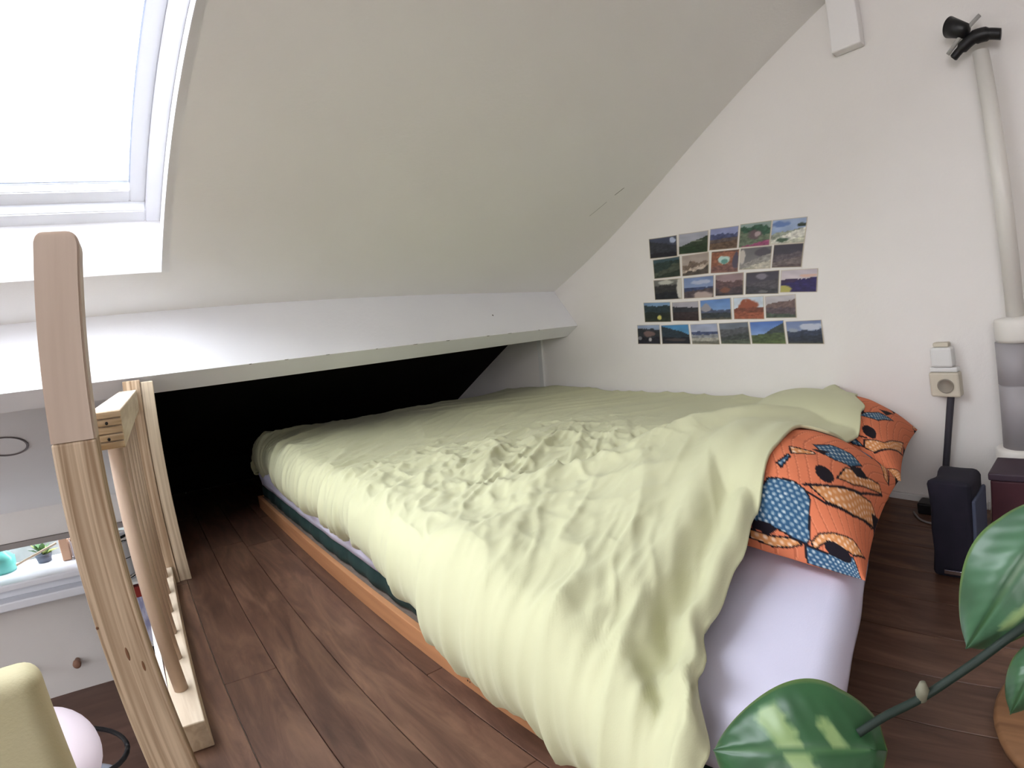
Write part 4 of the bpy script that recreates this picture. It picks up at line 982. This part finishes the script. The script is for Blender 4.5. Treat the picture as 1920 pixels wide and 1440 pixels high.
# pegs on the lower wall
for (x, z, lb) in ((-0.565, -0.655, 'round wooden peg on the lower wall beside the tall post'), (-0.775, -0.63, 'small dark peg on the lower wall above the cream chair')):
    tag(lathe('wall_peg', [(0.012, 0), (0.012, 0.03), (0.018, 0.034), (0.018, 0.05), (0.012, 0.055)], mat('peg_wood', rgb(150, 112, 92), 0.6) if x > -.7 else mat('peg_dark', rgb(96, 84, 86), 0.6), n=20,
              M=Matrix.Translation((x, 2.9995, z)) @ Matrix.Rotation(PI / 2, 4, 'X')), lb, 'peg')

# narrow open rack seen between post and dowels
rack = empty('open_rack', (-0.2, 2.45, -0.79), 'narrow white open rack on the lower level seen between the post and the dowels', 'shelf')
for z in (-0.785, -0.665, -0.425, -0.19): kid(box('shelf', (-0.32, 2.36, z), (-0.08, 2.60, z + 0.010), M_trim, bev=0.001), rack)
for x in (-0.332, -0.08): kid(box('side_panel', (x, 2.36, -0.7895), (x + .012, 2.60, -0.17), M_trim, bev=0.001), rack)
jar = empty('storage_jar', (-0.19, 2.44, -0.18), 'glass jar with a bright chrome lid and base ring on top of the open rack', 'jar')
kid(lathe('glass', [(0.05, -0.165), (0.052, -0.16), (0.052, -0.05), (0.048, -0.045)], mat('pale_glass', rgb(200, 200, 204), 0.1), M=Matrix.Translation((-0.20, 2.44, 0))), jar)
kid(lathe('lid', [(0.052, -0.045), (0.055, -0.043), (0.055, -0.025), (0.045, -0.02)], M_chrome, M=Matrix.Translation((-0.20, 2.44, 0))), jar)
kid(lathe('base_ring', [(0.054, -0.1795), (0.056, -0.176), (0.054, -0.165)], M_chrome, M=Matrix.Translation((-0.20, 2.44, 0))), jar)
kid(lathe('seam_ring', [(0.0522, -0.105), (0.0532, -0.1035), (0.0522, -0.102)], M_black, M=Matrix.Translation((-0.20, 2.44, 0))), jar)
ct = empty('carton', (-0.19, 2.42, -0.415), 'white and blue carton with a red top on the upper shelf of the rack', 'carton')
kid(box('body', (-0.24, 2.38, -0.4145), (-0.14, 2.46, -0.245), noise_mat('blue_white_print', rgb(150, 150, 182), rgb(206, 206, 222), (60, 60, 20), 2, 0.5, ramp=(.4, .6)), bev=0.002), ct)
kid(box('red_top', (-0.24, 2.38, -0.2445), (-0.14, 2.46, -0.205), mat('red_card', rgb(140, 44, 36), 0.5), bev=0.002), ct)
for (z0, z1, lb) in ((-0.6545, -0.44, 'dark teal storage bin on the middle shelf of the rack'), (-0.7745, -0.675, 'low dark teal storage bin on the bottom shelf of the rack')):
    b0 = empty('storage_bin', (-0.2, 2.45, z0), lb, 'bin', 'teal bins on the rack')
    mt = mat('dark_teal_plastic', rgb(26, 48, 54), 0.5)
    kid(box('body', (-0.315, 2.37, z0 + .0003), (-0.10, 2.58, z1 - .02), mt, bev=0.004), b0)
    kid(box('rim', (-0.3175, 2.365, z1 - .0198), (-0.095, 2.585, z1 - .006), mt, bev=0.003), b0)

# cream upholstered chair back close by, low left
M_cream = noise_mat('cream_upholstery', rgb(182, 174, 140), rgb(190, 182, 150), (8, 8, 8), 3, 0.75, 0.2, 300)
ch = empty('upholstered_chair', (-0.5, 0.95, -0.79), 'cream upholstered chair with a rounded back at the bottom left corner', 'chair')
bm = bmesh.new(); box_bm(bm, (-0.78, 0.815, -0.30), (-0.206, 0.875, 0.208), 0.022, 5)
o = bm_obj('backrest', bm, M_cream, None, True); kid(o, ch)
bm = bmesh.new(); box_bm(bm, (-0.78, 0.36, -0.42), (-0.20, 0.93, -0.305), 0.03, 4)
kid(bm_obj('seat', bm, M_cream, None, True), ch)
for x in (-0.74, -0.24):
    for y in (0.40, 0.89): kid(lathe('leg', [(0.012, -0.7895), (0.018, -0.42)], M_pine_v, n=16, M=Matrix.Translation((x, y, 0))), ch)

# round white lamp with a black hoop on the lower floor
M_paper = mat('white_lamp_paper', rgb(240, 228, 238), 0.6)
M_paper.node_tree.nodes['Principled BSDF'].inputs['Emission Color'].default_value = (1.0, 0.88, 0.97, 1); M_paper.node_tree.nodes['Principled BSDF'].inputs['Emission Strength'].default_value = 0.16  # faint pinkish emission added to brighten the paper
gl_ = empty('globe_lamp', (-0.50, 1.85, -0.79), 'round pinkish-white floor globe lamp with a black hoop, left of the tall post', 'lamp')
def sph(r, zc, n=18, sq=1.0): return [(r * math.sin(PI * k / n), zc - r * sq * math.cos(PI * k / n)) for k in range(n + 1)]
kid(lathe('globe', sph(0.125, -0.39), M_paper, n=40, M=Matrix.Translation((-0.472, 1.745, 0))), gl_)
kid(lathe('stand', [(0.09, -0.7895), (0.08, -0.775), (0.012, -0.765), (0.010, -0.505)], M_black, n=32, M=Matrix.Translation((-0.455, 1.745, 0))), gl_)
hoop = []
for k in range(33):
    a = 2 * PI * k / 32
    hoop.append(Vector((-0.425 + 0.135 * math.cos(a), 1.75 + 0.135 * math.sin(a), -0.405 - 0.03 * math.cos(a))))
kid(tube('hoop', hoop, 0.007, M_black), gl_)
tag(lathe('bowl', sph(0.085, -0.704, 14), mat('bluish_white_enamel', rgb(200, 208, 226), 0.3), n=32, M=Matrix.Translation((-0.46, 2.03, 0))), 'small bluish-white round pot on the lower floor under the black hoop', 'pot')
